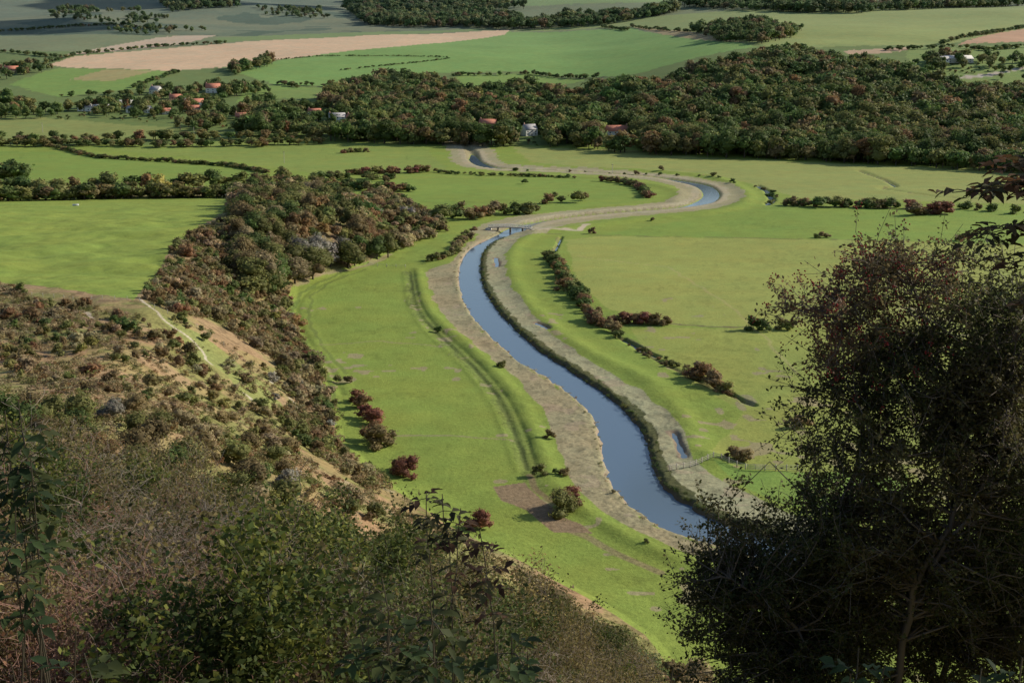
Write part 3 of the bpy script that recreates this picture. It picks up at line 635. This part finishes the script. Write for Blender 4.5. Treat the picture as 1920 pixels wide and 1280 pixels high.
def detailed(seed,stems,L0,r0,levels,kids,nleaf,leaf,pal,bark,sig=0.07,H=None,W=None,wob=0.22,trop=0.08,spread=0.5,sides=4,tipr=0.0025):
    rng=np.random.default_rng(seed+500)
    br,tips=skeleton(seed,stems,L0,r0,levels,kids,wob,trop,spread,tipr)
    top=max(tips[:,2].max(),0.1); wid=np.percentile(np.abs(tips[:,:2]),98)
    S=np.array((W/wid,W/wid,H/top)); br=[(np.array(p)*S,r) for p,r in br]; tips=tips*S
    V,Q=tubes(br,sides); cb=np.array(bark)*(1+0.3*vn(V[:,0]*7,V[:,2]*7+V[:,1]*5))[:,None]
    out={'branches':mk_mesh("branches",V,Q,cb,M_bark,True)}
    if nleaf:
        c=tips[rng.integers(0,len(tips),nleaf)]+rng.normal(size=(nleaf,3))*sig
        out['foliage']=leafmesh(c,leaf,pal,rng)
    return out
def place_plant(name,parts,loc,rz,sc3,label,cat,group=None,tilt=0.0):
    e=add_obj(name,None,loc,(tilt,0,rz),sc3,label=label,category=cat)
    e.empty_display_size=0.3
    if group: e['group']=group
    for k,m in parts.items(): add_obj(k,m,parent=e)
variants={
 'olive':[detailed(11,6,1.5,0.03,3,(1,1,1),12500,0.034,[(0.085,0.10,0.030),(0.13,0.13,0.042),(0.15,0.12,0.05)],(0.20,0.165,0.125),0.10,3,1.5),detailed(12,7,1.5,0.03,3,(1,1,1),12500,0.034,[(0.06,0.085,0.025),(0.10,0.115,0.034)],(0.19,0.16,0.125),0.10,3,1.5)],
 'green':[detailed(13,6,1.5,0.03,3,(1,1,1),15000,0.036,[(0.042,0.068,0.020),(0.07,0.095,0.024),(0.16,0.17,0.035)],(0.18,0.15,0.12),0.10,3,1.5)],
 'yellow':[detailed(18,6,1.5,0.03,3,(1,1,1),11000,0.036,[(0.14,0.16,0.035),(0.22,0.22,0.045)],(0.18,0.15,0.12),0.10,3,1.5)],
 'brown':[detailed(14,8,1.5,0.022,3,(1,2,1),9500,0.030,[(0.17,0.125,0.052),(0.22,0.175,0.07),(0.13,0.12,0.045)],(0.24,0.19,0.145),0.08,3,1.6,tipr=0.003)],
 'bare':[detailed(15,9,1.5,0.013,3,(2,2,1),4200,0.028,[(0.13,0.115,0.045),(0.09,0.095,0.035)],(0.27,0.22,0.175),0.10,3,1.7,wob=0.32,trop=0.04,tipr=0.0027,sides=3),detailed(16,8,1.5,0.013,3,(2,1,1),1800,0.027,[(0.14,0.115,0.05)],(0.34,0.29,0.24),0.09,3,1.8,wob=0.36,trop=0.0,tipr=0.0031,sides=3)],
 'red':[detailed(17,9,1.5,0.012,3,(2,2,1),4200,0.027,[(0.20,0.10,0.055),(0.15,0.10,0.045)],(0.24,0.135,0.10),0.07,3,1.7,wob=0.32,tipr=0.0028,sides=3)],
}
names={'olive':('scrub_bush',"olive leafy hawthorn scrub on steep bank"),'green':('scrub_bush',"dark green leafy bush on steep bank"),'brown':('scrub_bush',"thinning brown autumn bush on steep bank"),'yellow':('scrub_bush',"yellow green leafy bush on steep bank"),
 'bare':('bare_bush',"bare pale grey twiggy bush on bank"),'red':('dogwood_bush',"red stemmed twiggy bush losing its leaves")}
for x,y,g,h,u in near:
    if u<300: mix={'bare':1.6,'red':3,'olive':1.6,'brown':1.6,'green':1.2} if y<34 else {'bare':1.2,'brown':2.5,'olive':3,'green':1.4}
    elif u<760: mix={'bare':1.5,'olive':2.2,'green':2.6,'brown':1.6,'red':.4} if y<24 else {'olive':3,'green':2.6,'yellow':1.2,'brown':1.6,'bare':.4}
    else: mix={'brown':3.6,'olive':2.6,'green':1.6,'bare':.9}
    k=pick(mix); vs=variants[k]; s=h/3
    w=max(s,0.42)*R.uniform(0.95,1.25)
    place_plant(names[k][0],vs[int(R.integers(0,len(vs)))],(x,y,g-0.05),R.uniform(0,6.28),(w,w,s),names[k][1],"bush","scrub bushes on the near slope",R.normal()*0.08)
# ---------------------------------------------------------------- big hawthorn with limbs, twigs and a shaped crown
def crown_tree(seed,limbs,lobes,ncl,leaf,pals,bark,berries=0,twig=6,lpt=25):
    rng=np.random.default_rng(seed); LM=[];tb=[]
    for pts,r0,r1 in limbs:
        q=smoothline(pts,5); q=q+rng.normal(size=q.shape)*0.03; rr=np.linspace(r0,r1,len(q)); tb.append((q,rr)); LM.append(np.hstack([q,rr[:,None]]))
    LP=np.vstack(LM); wts=np.array([l[7] for l in lobes],float); wts/=wts.sum(); leafC=[[] for _ in pals]; berr=[]
    for i in range(ncl):
        L=lobes[rng.choice(len(lobes),p=wts)]; d=rng.normal(size=3); d/=np.linalg.norm(d); rad=rng.random()**0.4*rng.uniform(0.7,1.3)
        c=np.array(L[:3])+d*rad*np.array(L[3:6])
        dl=LP[:,:3]-c; cost=np.linalg.norm(dl,axis=1)+0.6*np.maximum(0,dl[:,2]); j=int(np.argmin(cost)); q=LP[j,:3]; r=min(LP[j,3]*0.6,0.020)
        D=c-q; Ld=np.linalg.norm(D)+1e-6; md=(q+c)/2+rng.normal(size=3)*0.14*Ld+np.array((0,0,0.10*Ld))
        path=np.array([q,q*.55+md*.45,md,md*.5+c*.5+rng.normal(size=3)*.03,c]); tb.append((path,np.linspace(r,0.005,5)))
        dirm=D/Ld; bare=rng.random()<0.12
        for k in range(twig):
            s=path[rng.integers(2,5)]; td=dirm*0.6+rng.normal(size=3)*0.7+np.array((0,0,.15)); td/=np.linalg.norm(td); tl=rng.uniform(0.25,0.7)
            b1=s+td*tl*.5+rng.normal(size=3)*.04; e=s+td*tl+rng.normal(size=3)*.06+np.array((0,0,-.04)); tb.append((np.array([s,b1,e]),[0.005,0.0038,0.0025]))
            lp=4 if bare else lpt
            t=rng.random((lp,1)); pos=np.where(t<.5,s+(b1-s)*t*2,b1+(e-b1)*(t*2-1))+rng.normal(size=(lp,3))*0.04
            leafC[L[6]].append(pos)
            if berries and L[6]==1 and rng.random()<0.4: berr.append(e+rng.normal(size=(6,3))*0.035)
    V,Q=tubes(tb,5); cb=np.array(bark)*(1+0.35*vn(V[:,0]*9,V[:,2]*4+V[:,1]*5))[:,None]
    out={'trunk':mk_mesh("trunk",V,Q,cb,M_bark,True)}
    for i,l in enumerate(leafC):
        if l: out['crown' if i==0 else 'crown_top']=leafmesh(np.vstack(l),leaf,pals[i],rng,0.5,0.35)
    if berr:
        c=np.vstack(berr); r=0.014; o=np.array([(1,0,0),(0,1,0),(-1,0,0),(0,-1,0),(0,0,1),(0,0,-1)])*r
        BV=(c[:,None,:]+o[None]).reshape(-1,3); t8=[(0,1,4),(1,2,4),(2,3,4),(3,0,4),(1,0,5),(2,1,5),(3,2,5),(0,3,5)]
        BQ=(np.arange(len(c))[:,None,None]*6+np.array(t8)[None]).reshape(-1,3)
        out['berries']=mk_mesh("berries",BV,BQ,np.tile(np.array((0.38,0.05,0.05)),(len(BV),1)),M_leaf)
    return out
bx,by=5.2,15.6; bz=hz(bx,by)
def lc(u,v,dy=0.0): p=at_(u,v,16+dy); return p-np.array((bx,by,bz))
root=np.array((0,0,-0.3))
limbs=[([root,lc(1700,1200,-.3),lc(1720,1090,-.5),lc(1790,960,-.3),lc(1800,800,0),lc(1750,650,.2),lc(1700,500,.3)],0.065,0.012),
 ([root,lc(1610,1180,.4),lc(1570,1020,.6),lc(1610,850,.5),lc(1620,700,.3),lc(1560,590,.1)],0.06,0.012),
 ([root+(0.05,0,0),lc(1520,1220,-.2),lc(1430,1130,-.3),lc(1340,1070,-.3)],0.05,0.010),
 ([lc(1740,1070,-.5),lc(1840,930,-.5),lc(1890,780,-.3),lc(1900,640,-.2)],0.035,0.012),
 ([root,lc(1780,1230,.5),lc(1860,1050,1.0),lc(1880,850,1.2),lc(1850,650,1.1)],0.055,0.012),
 ([lc(1570,1020,.6),lc(1520,930,.9),lc(1530,840,1.0)],0.025,0.010)]
m_=0.0071
def lob(u,v,ru,rv,pi=0,w=1.0,dy=0.3,rd=1.1):
    c=lc(u,v,dy); return (c[0],c[1],c[2],ru*m_,rd,rv*m_,pi,w*ru*rv/10000)
lobes=[lob(1690,520,130,65,1,1.1),lob(1550,575,95,38,1,1.0),lob(1850,560,110,90,0,1.3),lob(1630,645,120,60,1,0.8),lob(1720,680,150,80,0,1.2),lob(1870,690,130,120,0,1.4),lob(1570,730,85,55,0,1.0),lob(1730,810,190,90,0,1.3,-.1),lob(1560,870,90,65,0,1.2),
 lob(1890,880,160,130,0,1.5,-.1),lob(1640,990,180,100,0,1.7,-.1),lob(1450,1070,155,80,0,1.7),lob(1345,1100,95,55,0,1.3),lob(1840,1060,180,130,0,2.0,.1,1.2),lob(1560,1110,170,95,0,1.7,.5),lob(1500,1200,190,90,0,1.6),lob(1350,1225,120,75,0,1.5),lob(1700,1200,190,100,0,1.4,.8),lob(1880,1200,170,110,0,1.6,0.3),lob(1430,990,100,42,0,.9)]
HP=[[(0.042,0.056,0.020),(0.068,0.074,0.025),(0.10,0.088,0.035)],[(0.075,0.082,0.030),(0.125,0.10,0.048),(0.15,0.085,0.05)]]
tA=crown_tree(31,limbs,lobes,1400,0.029,HP,(0.17,0.135,0.105),1)
def tree_at(parts,x,y,rz,s,label,tilt=0):
    place_plant("hawthorn_tree",parts,(x,y,hz(x,y)),rz,s,label,"tree",None,tilt)
tree_at(tA,bx,by,0,(1,1,1),"dark gnarled hawthorn tree with red berries on steep slope")
for x,y,a,s in [(12.0,17,2.4,1.1),(9.5,8.0,1.0,1.15),(14.5,11.5,3.6,1.25)]:  # extra hawthorns off to the right, added to shade the foreground
    tree_at(tA,x,y,a,(s,s,s*1.05),"spreading dark hawthorn tree added out of view for shade")
# elder saplings
def sapling(stems,nodes,ls=1.0,seed=1,f0=0.45,pal=((0.045,0.07,0.025),(0.03,0.05,0.02),(0.065,0.08,0.027))):
    rng=np.random.default_rng(seed); LV=[];LQ=[];LC=[];off=0; paths=[]
    for stp in stems:
        path=smoothline(stp,5); path=path+np.vstack([[0,0,0],rng.normal(size=(len(path)-1,3))*.008]); n=len(path)-1; paths.append((path,np.linspace(0.009,0.003,n+1)))
        for k in range(nodes):
            f=f0+(1-f0)*(k+rng.random()*.6)/nodes; f=min(f,.999); i0=int(f*n); q=path[i0]+(path[min(n,i0+1)]-path[i0])*(f*n-i0); ph=rng.uniform(0,6.28)
            for sgn in (0,2.1,4.2):
                dr=np.array((math.cos(ph+sgn),math.sin(ph+sgn),rng.uniform(0.0,0.7))); dr/=np.linalg.norm(dr); Lr=0.17*ls*rng.uniform(.6,1.1)
                rp=[q+dr*Lr*t+np.array((0,0,-0.08*ls*t*t)) for t in (0,.33,.66,1)]; paths.append((np.array(rp),[0.003,.0025,.002,.0015]))
                side=np.cross(dr,(0,0,1)); side/=np.linalg.norm(side)+1e-9
                col=np.array(pal[rng.integers(0,3)])
                for t,sg in ((.45,1),(.45,-1),(.8,1),(.8,-1),(1,0)):
                    b=q+dr*Lr*t+np.array((0,0,-0.08*ls*t*t)); ld=(side*sg*0.9+dr*(0.6 if sg else 1)+np.array((0,0,-0.3+rng.normal()*.25))); ld/=np.linalg.norm(ld)
                    wv=np.cross(ld,(0,0,1))+rng.normal(size=3)*.25; wv/=np.linalg.norm(wv)+1e-9; l=0.095*ls*rng.uniform(.7,1.2); w=l*0.28; dn=np.array((0,0,-l*0.10)); up=np.array((0,0,w*0.35))
                    V=[b,b+ld*l*.40+wv*w+up,b+ld*l*.75+wv*w*.62+up+dn,b+ld*l+dn*2,b+ld*l*.75-wv*w*.62+up+dn,b+ld*l*.40-wv*w+up,b+ld*l*.40,b+ld*l*.75+dn]
                    LV+=V; LQ+=[(off,off+1,off+6,off+5),(off+1,off+2,off+7,off+6),(off+6,off+7,off+4,off+5),(off+2,off+3,off+4,off+7)]; off+=8; LC+=[col*rng.uniform(.7,1.3)]*8
    V,Q=tubes(paths,4)
    return {'stem':mk_mesh("stem",V,Q,np.tile(np.array((0.07,0.06,0.04)),(len(V),1)),M_bark,True),'leaves':mk_mesh("leaves",np.array(LV),np.array(LQ),np.array(LC),M_leaf)}
def sap(u,v,y,seed,nodes=5,ls=1.0,n=3,spread=70,base=None,f0=0.6,pal=None,label="dark leafy elder sapling with pointed leaflets"):
    rng=np.random.default_rng(seed); tops=[at_(u+rng.uniform(-1,1)*spread,v+rng.uniform(-.3,1)*spread,y+rng.normal()*.15) for _ in range(n)]
    b=np.array((tops[0][0]+(base or 0.0),y,0)); b[2]=hz(b[0],b[1])
    stems=[]
    for t in tops:
        t=t-b
        if base: stems.append([np.array((0,0,-.1)),t*np.array((-.05,.35,.5)),t*np.array((.1,.7,.85)),t*np.array((.5,.85,1.0)),t])
        else: stems.append([np.array((0,0,-.1)),t*np.array((.35,.35,.35))+rng.normal(size=3)*.06,t*np.array((.75,.75,.7))+rng.normal(size=3)*.05,t])
    kw={} if pal is None else {'pal':pal}
    place_plant("elder_sapling",sapling(stems,nodes,ls,seed,f0,**kw),tuple(b),0,(1,1,1),label,"sapling","elder saplings beside the viewpoint")
sap(10,745,4.8,1,3,0.75,2,25,f0=.82)
sap(90,850,4.8,2,3,0.75,3,60,f0=.82)
sap(20,960,4.4,3,3,0.75,2,40,f0=.8)
sap(90,1190,3.9,4,3,0.85,4,80)
sap(880,960,6.5,5,4,0.8,2,40,f0=.8,pal=((0.06,0.035,0.022),(0.09,0.05,0.03),(0.05,0.05,0.02)))
sap(820,905,6.8,15,3,0.7,2,25,f0=.85,pal=((0.06,0.035,0.022),(0.06,0.06,0.03),(0.05,0.05,0.02)))
sap(800,1110,4.8,6,3,0.8,4,110,f0=.75)
sap(950,1180,4.8,16,3,0.8,3,60,f0=.75)
sap(690,1190,4.8,17,3,0.8,3,60,f0=.75)
sap(1300,1250,4.6,7,4,0.9,3,70)
sap(1620,1200,4.8,8,4,0.9,3,60)
sap(1850,1220,4.6,9,5,0.9,4,90)
sap(1500,1260,4.6,19,3,.9,3,60)
sap(300,1240,4.6,20,3,.8,3,90)
pb=((0.085,0.065,0.03),(0.06,0.06,0.025),(0.13,0.07,0.035))
sap(1800,355,7.2,10,6,0.95,2,20,1.15,0.66,pb,"tall leaning elder sapling with brown green leaves")
sap(1880,310,7.4,12,6,0.95,3,40,1.0,0.6,pb,"tall leaning elder sapling with brown green leaves")
sap(1830,450,7.0,13,7,0.95,3,55,1.2,0.62,pb,"tall leaning elder sapling with brown green leaves")
sap(1890,540,7.6,14,7,0.95,3,55,1.0,0.6,pb,"tall leaning elder sapling with brown green leaves")
# ---------------------------------------------------------------- built things
def boxmesh(boxes,name,mat):
    V=[];Q=[]
    for (x0,y0,z0,x1,y1,z1) in boxes:
        o=len(V); V+=[(x0,y0,z0),(x1,y0,z0),(x1,y1,z0),(x0,y1,z0),(x0,y0,z1),(x1,y0,z1),(x1,y1,z1),(x0,y1,z1)]
        Q+=[(o,o+3,o+2,o+1),(o+4,o+5,o+6,o+7),(o,o+1,o+5,o+4),(o+1,o+2,o+6,o+5),(o+2,o+3,o+7,o+6),(o+3,o,o+4,o+7)]
    return mk_mesh(name,V,Q,None,mat)
MT={'white':plain("white_render",(0.80,0.77,0.70)),'brick':plain("brick",(0.42,0.24,0.17)),'flint':plain("flint",(0.48,0.45,0.40)),
 'tile':plain("red_tile",(0.50,0.19,0.12)),'slate':plain("slate",(0.36,0.34,0.34)),'grey':plain("sheet_roof",(0.55,0.52,0.48))}
M_white,M_brick,M_flint,M_tile=MT['white'],MT['brick'],MT['flint'],MT['tile']
M_glass=plain("dark_glass",(0.03,0.035,0.04),0.15); M_wood=plain("weathered_wood",(0.44,0.40,0.33)); M_dw=plain("dark_wood",(0.12,0.09,0.06)); M_metal=plain("galvanised",(0.6,0.61,0.62),0.4)
def gable(name,L,W,z0,z1,ov,th,mat):
    hl=L/2+ov; hw=W/2+ov; V=[(-hl,-hw,z0),(hl,-hw,z0),(hl,0,z1),(-hl,0,z1),(-hl,hw,z0),(hl,hw,z0)]
    V+=[(x,y,z-th) for x,y,z in V]
    Q=[(0,1,2,3),(3,2,5,4),(6,9,8,7),(9,10,11,8),(0,6,7,1),(4,5,11,10),(0,3,9,6),(3,4,10,9),(1,7,8,2),(2,8,11,5)]
    return mk_mesh(name,V,Q,None,mat)
def house(uv,L,W,hw,hr,yaw,mw,mr,label,nwin=4,chim=1,cat="house"):
    mw=MT[mw]; mr=MT[mr]
    x,y=P([uv])[0]; z=hz(x,y)-0.3
    e=add_obj(cat,None,(x,y,z),(0,0,yaw),label=label,category=cat)
    V=[(-L/2,-W/2,0),(L/2,-W/2,0),(L/2,W/2,0),(-L/2,W/2,0),(-L/2,-W/2,hw),(L/2,-W/2,hw),(L/2,W/2,hw),(-L/2,W/2,hw),(-L/2,0,hw+hr-0.25),(L/2,0,hw+hr-0.25)]
    me=bpy.data.meshes.new("wall"); me.from_pydata(V,[],[(0,1,5,4),(2,3,7,6),(3,0,4,8,7),(1,2,6,9,5)]); me.materials.append(mw)
    add_obj("wall",me,parent=e)
    r=add_obj("roof",gable("roof",L,W,hw-0.1,hw+hr,0.35,0.18,mr),parent=e)
    for c in range(chim):
        cx=(-L/2+0.9) if c==0 else (L/2-0.9)
        add_obj("chimney",boxmesh([(cx-.45,-.45,hw+hr-1.2,cx+.45,.45,hw+hr+1.3),(cx-.2,-.2,hw+hr+1.3,cx+.2,.2,hw+hr+1.7)],"chimney",M_brick),parent=r)
    wm=boxmesh([(-.55,-0.04,0,.55,0.02,1.2)],"window",M_glass)
    for fl in range(2 if hw>4.3 else 1):
        for i in range(nwin):
            wx=-L/2+L*(i+0.5)/nwin
            if fl==0 and i==nwin//2: continue
            add_obj("window",wm,(wx,-W/2-0.01,1.0+2.4*fl),parent=e)
    add_obj("door",boxmesh([(-.5,-0.05,0,.5,0.02,2.1)],"door",M_dw),(-L/2+L*(nwin//2+0.5)/nwin,-W/2-0.01,0.1),parent=e)
for h in HS: house(*h)
x,y=P([(349,210)])[0]; e=add_obj("church",None,(x,y,hz(x,y)-.2),(0,0,0.3),label="small flint church with pale pointed spire",category="church")
add_obj("tower",boxmesh([(-2.2,-2.2,0,2.2,2.2,8)],"tower",M_flint),parent=e)
me=bpy.data.meshes.new("spire"); me.from_pydata([(-2.5,-2.5,8.01),(2.5,-2.5,8.01),(2.5,2.5,8.01),(-2.5,2.5,8.01),(0,0,15)],[],[(0,1,4),(1,2,4),(2,3,4),(3,0,4),(3,2,1,0)]); me.materials.append(M_white); add_obj("spire",me,parent=e)
add_obj("nave",boxmesh([(2.2,-3,0,14,3,4)],"nave",M_flint),parent=e)
add_obj("roof",gable("roof",11.8,6,3.95,7.2,0.3,0.15,M_tile),(8.5,0,0),parent=e)
add_obj("window",boxmesh([(-.4,-2.26,5,.4,-2.15,6.6)],"window",M_glass),parent=e)
# footbridge
a=G([(916,431)])[0]; bb=G([(998,434)])[0]; ctr=(a+bb)/2; Lb=float(np.hypot(*(bb-a))); yaw=math.atan2(bb[1]-a[1],bb[0]-a[0])
e=add_obj("footbridge",None,(ctr[0],ctr[1],0),(0,0,yaw),label="pale timber footbridge with railings across the river",category="bridge")
def arch(xx): return 1.3+0.55*(1-(2*xx/Lb)**2)
segs=np.linspace(-Lb/2,Lb/2,17)
dv=[];dq=[]
for i,s_ in enumerate(segs):
    for yy,zz in ((-1,0),(1,0),(1,-.4),(-1,-.4)): dv.append((s_,yy,arch(s_)+zz))
for i in range(16):
    o=i*4
    for k in range(4): dq.append((o+k,o+(k+1)%4,o+4+(k+1)%4,o+4+k))
add_obj("deck",mk_mesh("deck",dv,dq,None,M_wood),parent=e)
for sy in (-1,1):
    bxs=[]
    for i in range(16):
        x0,x1=segs[i],segs[i+1]; zz=(arch(x0)+arch(x1))/2
        for hh in (0.45,0.8,1.15): bxs.append((x0,sy*0.98-.05,zz+hh-.06,x1,sy*0.98+.05,zz+hh+.06))
        if i%2==0: bxs.append((x0-.07,sy*1.05-.07,zz-.2,x0+.07,sy*1.05+.07,zz+1.25))
    add_obj("railing",boxmesh(bxs,"railing",M_white),parent=e)
for s_ in (-Lb*.28,0,Lb*.28): add_obj("pile",boxmesh([(s_-.2,-1.1,-3,s_+.2,-.7,arch(s_)-.42),(s_-.2,.7,-3,s_+.2,1.1,arch(s_)-.42),(s_-.15,-.68,.3,s_+.15,.68,.6)],"pile",M_dw),parent=e)
for s_ in (-Lb/2,Lb/2): add_obj("abutment",boxmesh([(s_-1.2,-1.4,-1.5,s_+1.2,1.4,.85)],"abutment",M_flint),parent=e)
# fences
pm_=boxmesh([(-.08,-.08,-.3,.08,.08,1.3)],"post",M_wood); pthin=boxmesh([(-.05,-.05,-.3,.05,.05,1.15)],"post",M_wood)
def fence(W,sp,rails,label,thick=0.055,post=pm_,name="wooden_fence",cat="fence"):
    W=np.array(W); L=np.hypot(*(W[1:]-W[:-1]).T); cum=np.concatenate([[0],np.cumsum(L)]); n=max(2,int(cum[-1]/sp)+1); s=np.linspace(0,cum[-1],n)
    X=np.interp(s,cum,W[:,0]); Y=np.interp(s,cum,W[:,1]); Z=full_h(X,Y); o0=(X[0],Y[0],Z[0])
    e=add_obj(name,None,o0,label=label,category=cat)
    for i in range(n): add_obj("post",post,(X[i]-o0[0],Y[i]-o0[1],Z[i]-o0[2]),(0,0,.3),parent=e)
    for r in rails:
        pts=np.stack([X-o0[0],Y-o0[1]-0.1,Z-o0[2]+r],1); V,Q=tubes([(pts,[thick]*n)],4); add_obj("rail",mk_mesh("rail",V,Q,None,M_wood),parent=e)
fence(G([(1255,884),(1290,878),(1338,864),(1352,866)]),1.7,(0.4,0.75,1.1),"weathered post and rail fence by the river bank")
fence(G([(1352,866),(1375,874),(1398,880)]),1.8,(0.4,0.75,1.1),"weathered post and rail fence beside field gate")
fence(G([(1434,882),(1495,881)]),1.8,(0.4,0.75,1.1),"weathered post and rail fence beyond field gate")
g0,g1=G([(1400,881)])[0],G([(1432,882)])[0]; Lg=float(np.hypot(*(g1-g0))); e=add_obj("field_gate",None,(g0[0],g0[1],hz(*g0)),(0,0,math.atan2(g1[1]-g0[1],g1[0]-g0[0])),label="pale five bar wooden field gate",category="gate")
add_obj("bar",boxmesh([(0.1,-.03,.25+i*.24,Lg-.1,.03,.33+i*.24) for i in range(5)],"bar",M_wood),parent=e)
add_obj("stile",boxmesh([(x_-.05,-.055,.2,x_+.05,-.032,1.35) for x_ in (.15,Lg/2,Lg-.15)],"stile",M_wood),parent=e)
fence(P([(60,556),(110,560),(180,563),(262,566)]),3.0,(0.5,1.0),"thin wire fence along the top of the slope",0.012,pthin,"wire_fence")
fence(P([(290,580),(330,596),(380,622),(420,650)]),3.2,(0.5,1.0),"wire fence running down the chalk slope",0.012,pthin,"wire_fence")
fence(G([(640,498),(690,500),(760,502)]),3.5,(0.6,1.1),"old post fence at meadow edge",0.03,pm_)
for u,v,h in [(610,268,11),(533,306,9),(463,250,10),(1148,325,7),(365,272,9),(82,268,9)]:
    x,y=G([(u,v)])[0] if v>262 else P([(u,v)])[0]
    V,Q=tubes([(np.array([(0,0,-.5),(0,0,h/2),(0,0,h)]),[.2,.18,.15])],6)
    o=add_obj("telegraph_pole",mk_mesh("telegraph_pole",V,Q,None,M_wood),(x,y,hz(x,y)),label="slim pale timber telegraph pole in pasture",category="pole")
    o['group']="telegraph poles crossing the valley"
    add_obj("crossbar",boxmesh([(-.9,-.3,h-.7,.9,-.22,h-.5)],"crossbar",M_dw),parent=o)
x,y=P([(142,386)])[0]; e=add_obj("water_trough",None,(x,y,hz(x,y)),(0,0,.1),label="galvanised livestock water trough on pasture",category="trough")
add_obj("basin",boxmesh([(-1.5,-.5,.1,1.5,-.42,.9),(-1.5,.42,.1,1.5,.5,.9),(-1.5,-.42,.1,-1.42,.42,.9),(1.42,-.42,.1,1.5,.42,.9),(-1.42,-.42,.1,1.42,.42,.18)],"basin",M_metal),parent=e)
add_obj("leg",boxmesh([(-1.2,-.4,-.3,-1.1,.4,.098),(1.1,-.4,-.3,1.2,.4,.098)],"leg",M_metal),parent=e)
# ---------------------------------------------------------------- light
el=math.radians(28); S=Vector((0.94*math.cos(el),0.33*math.cos(el),math.sin(el))).normalized()
M_c=plain("cloud_white",(0.8,0.8,0.82),1.0,0.01,0.05)
rng=np.random.default_rng(3)
for (tx,ty,tz,rx,ry,nb) in [(-1000,2480,130,230,150,34),(-750,3250,220,330,150,40)]:  # out-of-view clouds added along the sun line to shade the far hills
    hgt_=900; kx=S.x/S.z*hgt_; ky=S.y/S.z*hgt_
    Vc=[];Qc=[];oc=0
    for i in range(nb):
        a=rng.uniform(0,6.28); q=rng.random()**.5; cx,cy=math.cos(a)*q*rx,math.sin(a)*q*ry; r=rng.uniform(35,75)
        la=np.linspace(-1.5,1.5,9); lo=np.linspace(0,2*math.pi,15)[:-1]; LA,LO=np.meshgrid(la,lo,indexing='ij'); rr=r*rng.uniform(.9,1.1,LA.shape)
        V=np.stack([cx+rr*np.cos(LA)*np.cos(LO)*1.3,cy+rr*np.cos(LA)*np.sin(LO),rr*.6*np.sin(LA)],-1).reshape(-1,3)
        ii=np.arange(len(V)).reshape(LA.shape); jj=np.roll(ii,-1,1); Vc.append(V); Qc.append(np.stack([ii[:-1],jj[:-1],jj[1:],ii[1:]],-1).reshape(-1,4)+oc); oc+=len(V)
    add_obj("cloud",mk_mesh("cloud",np.vstack(Vc),np.vstack(Qc),None,M_c,True),(tx+kx,ty+ky,tz+hgt_),kind="structure",label="small white cumulus cloud added out of view to shade the downs")
sun=bpy.data.lights.new("sun",'SUN'); sun.energy=5.0; sun.angle=math.radians(0.5); sun.color=(1.0,0.93,0.78)
so=bpy.data.objects.new("sun",sun); COL.objects.link(so); so.rotation_euler=(-S).to_track_quat('-Z','Y').to_euler()
w=bpy.data.worlds.new("World"); sc.world=w; w.use_nodes=True; nt=w.node_tree
bg=nt.nodes['Background']; sky=nt.nodes.new('ShaderNodeTexSky'); sky.sky_type='NISHITA'; sky.sun_disc=False; sky.sun_elevation=el; sky.sun_rotation=math.atan2(0.94,0.33)
nt.links.new(sky.outputs[0],bg.inputs[0]); bg.inputs[1].default_value=0.12
sc.view_settings.view_transform='Standard'; sc.view_settings.look='None'; sc.view_settings.exposure=0
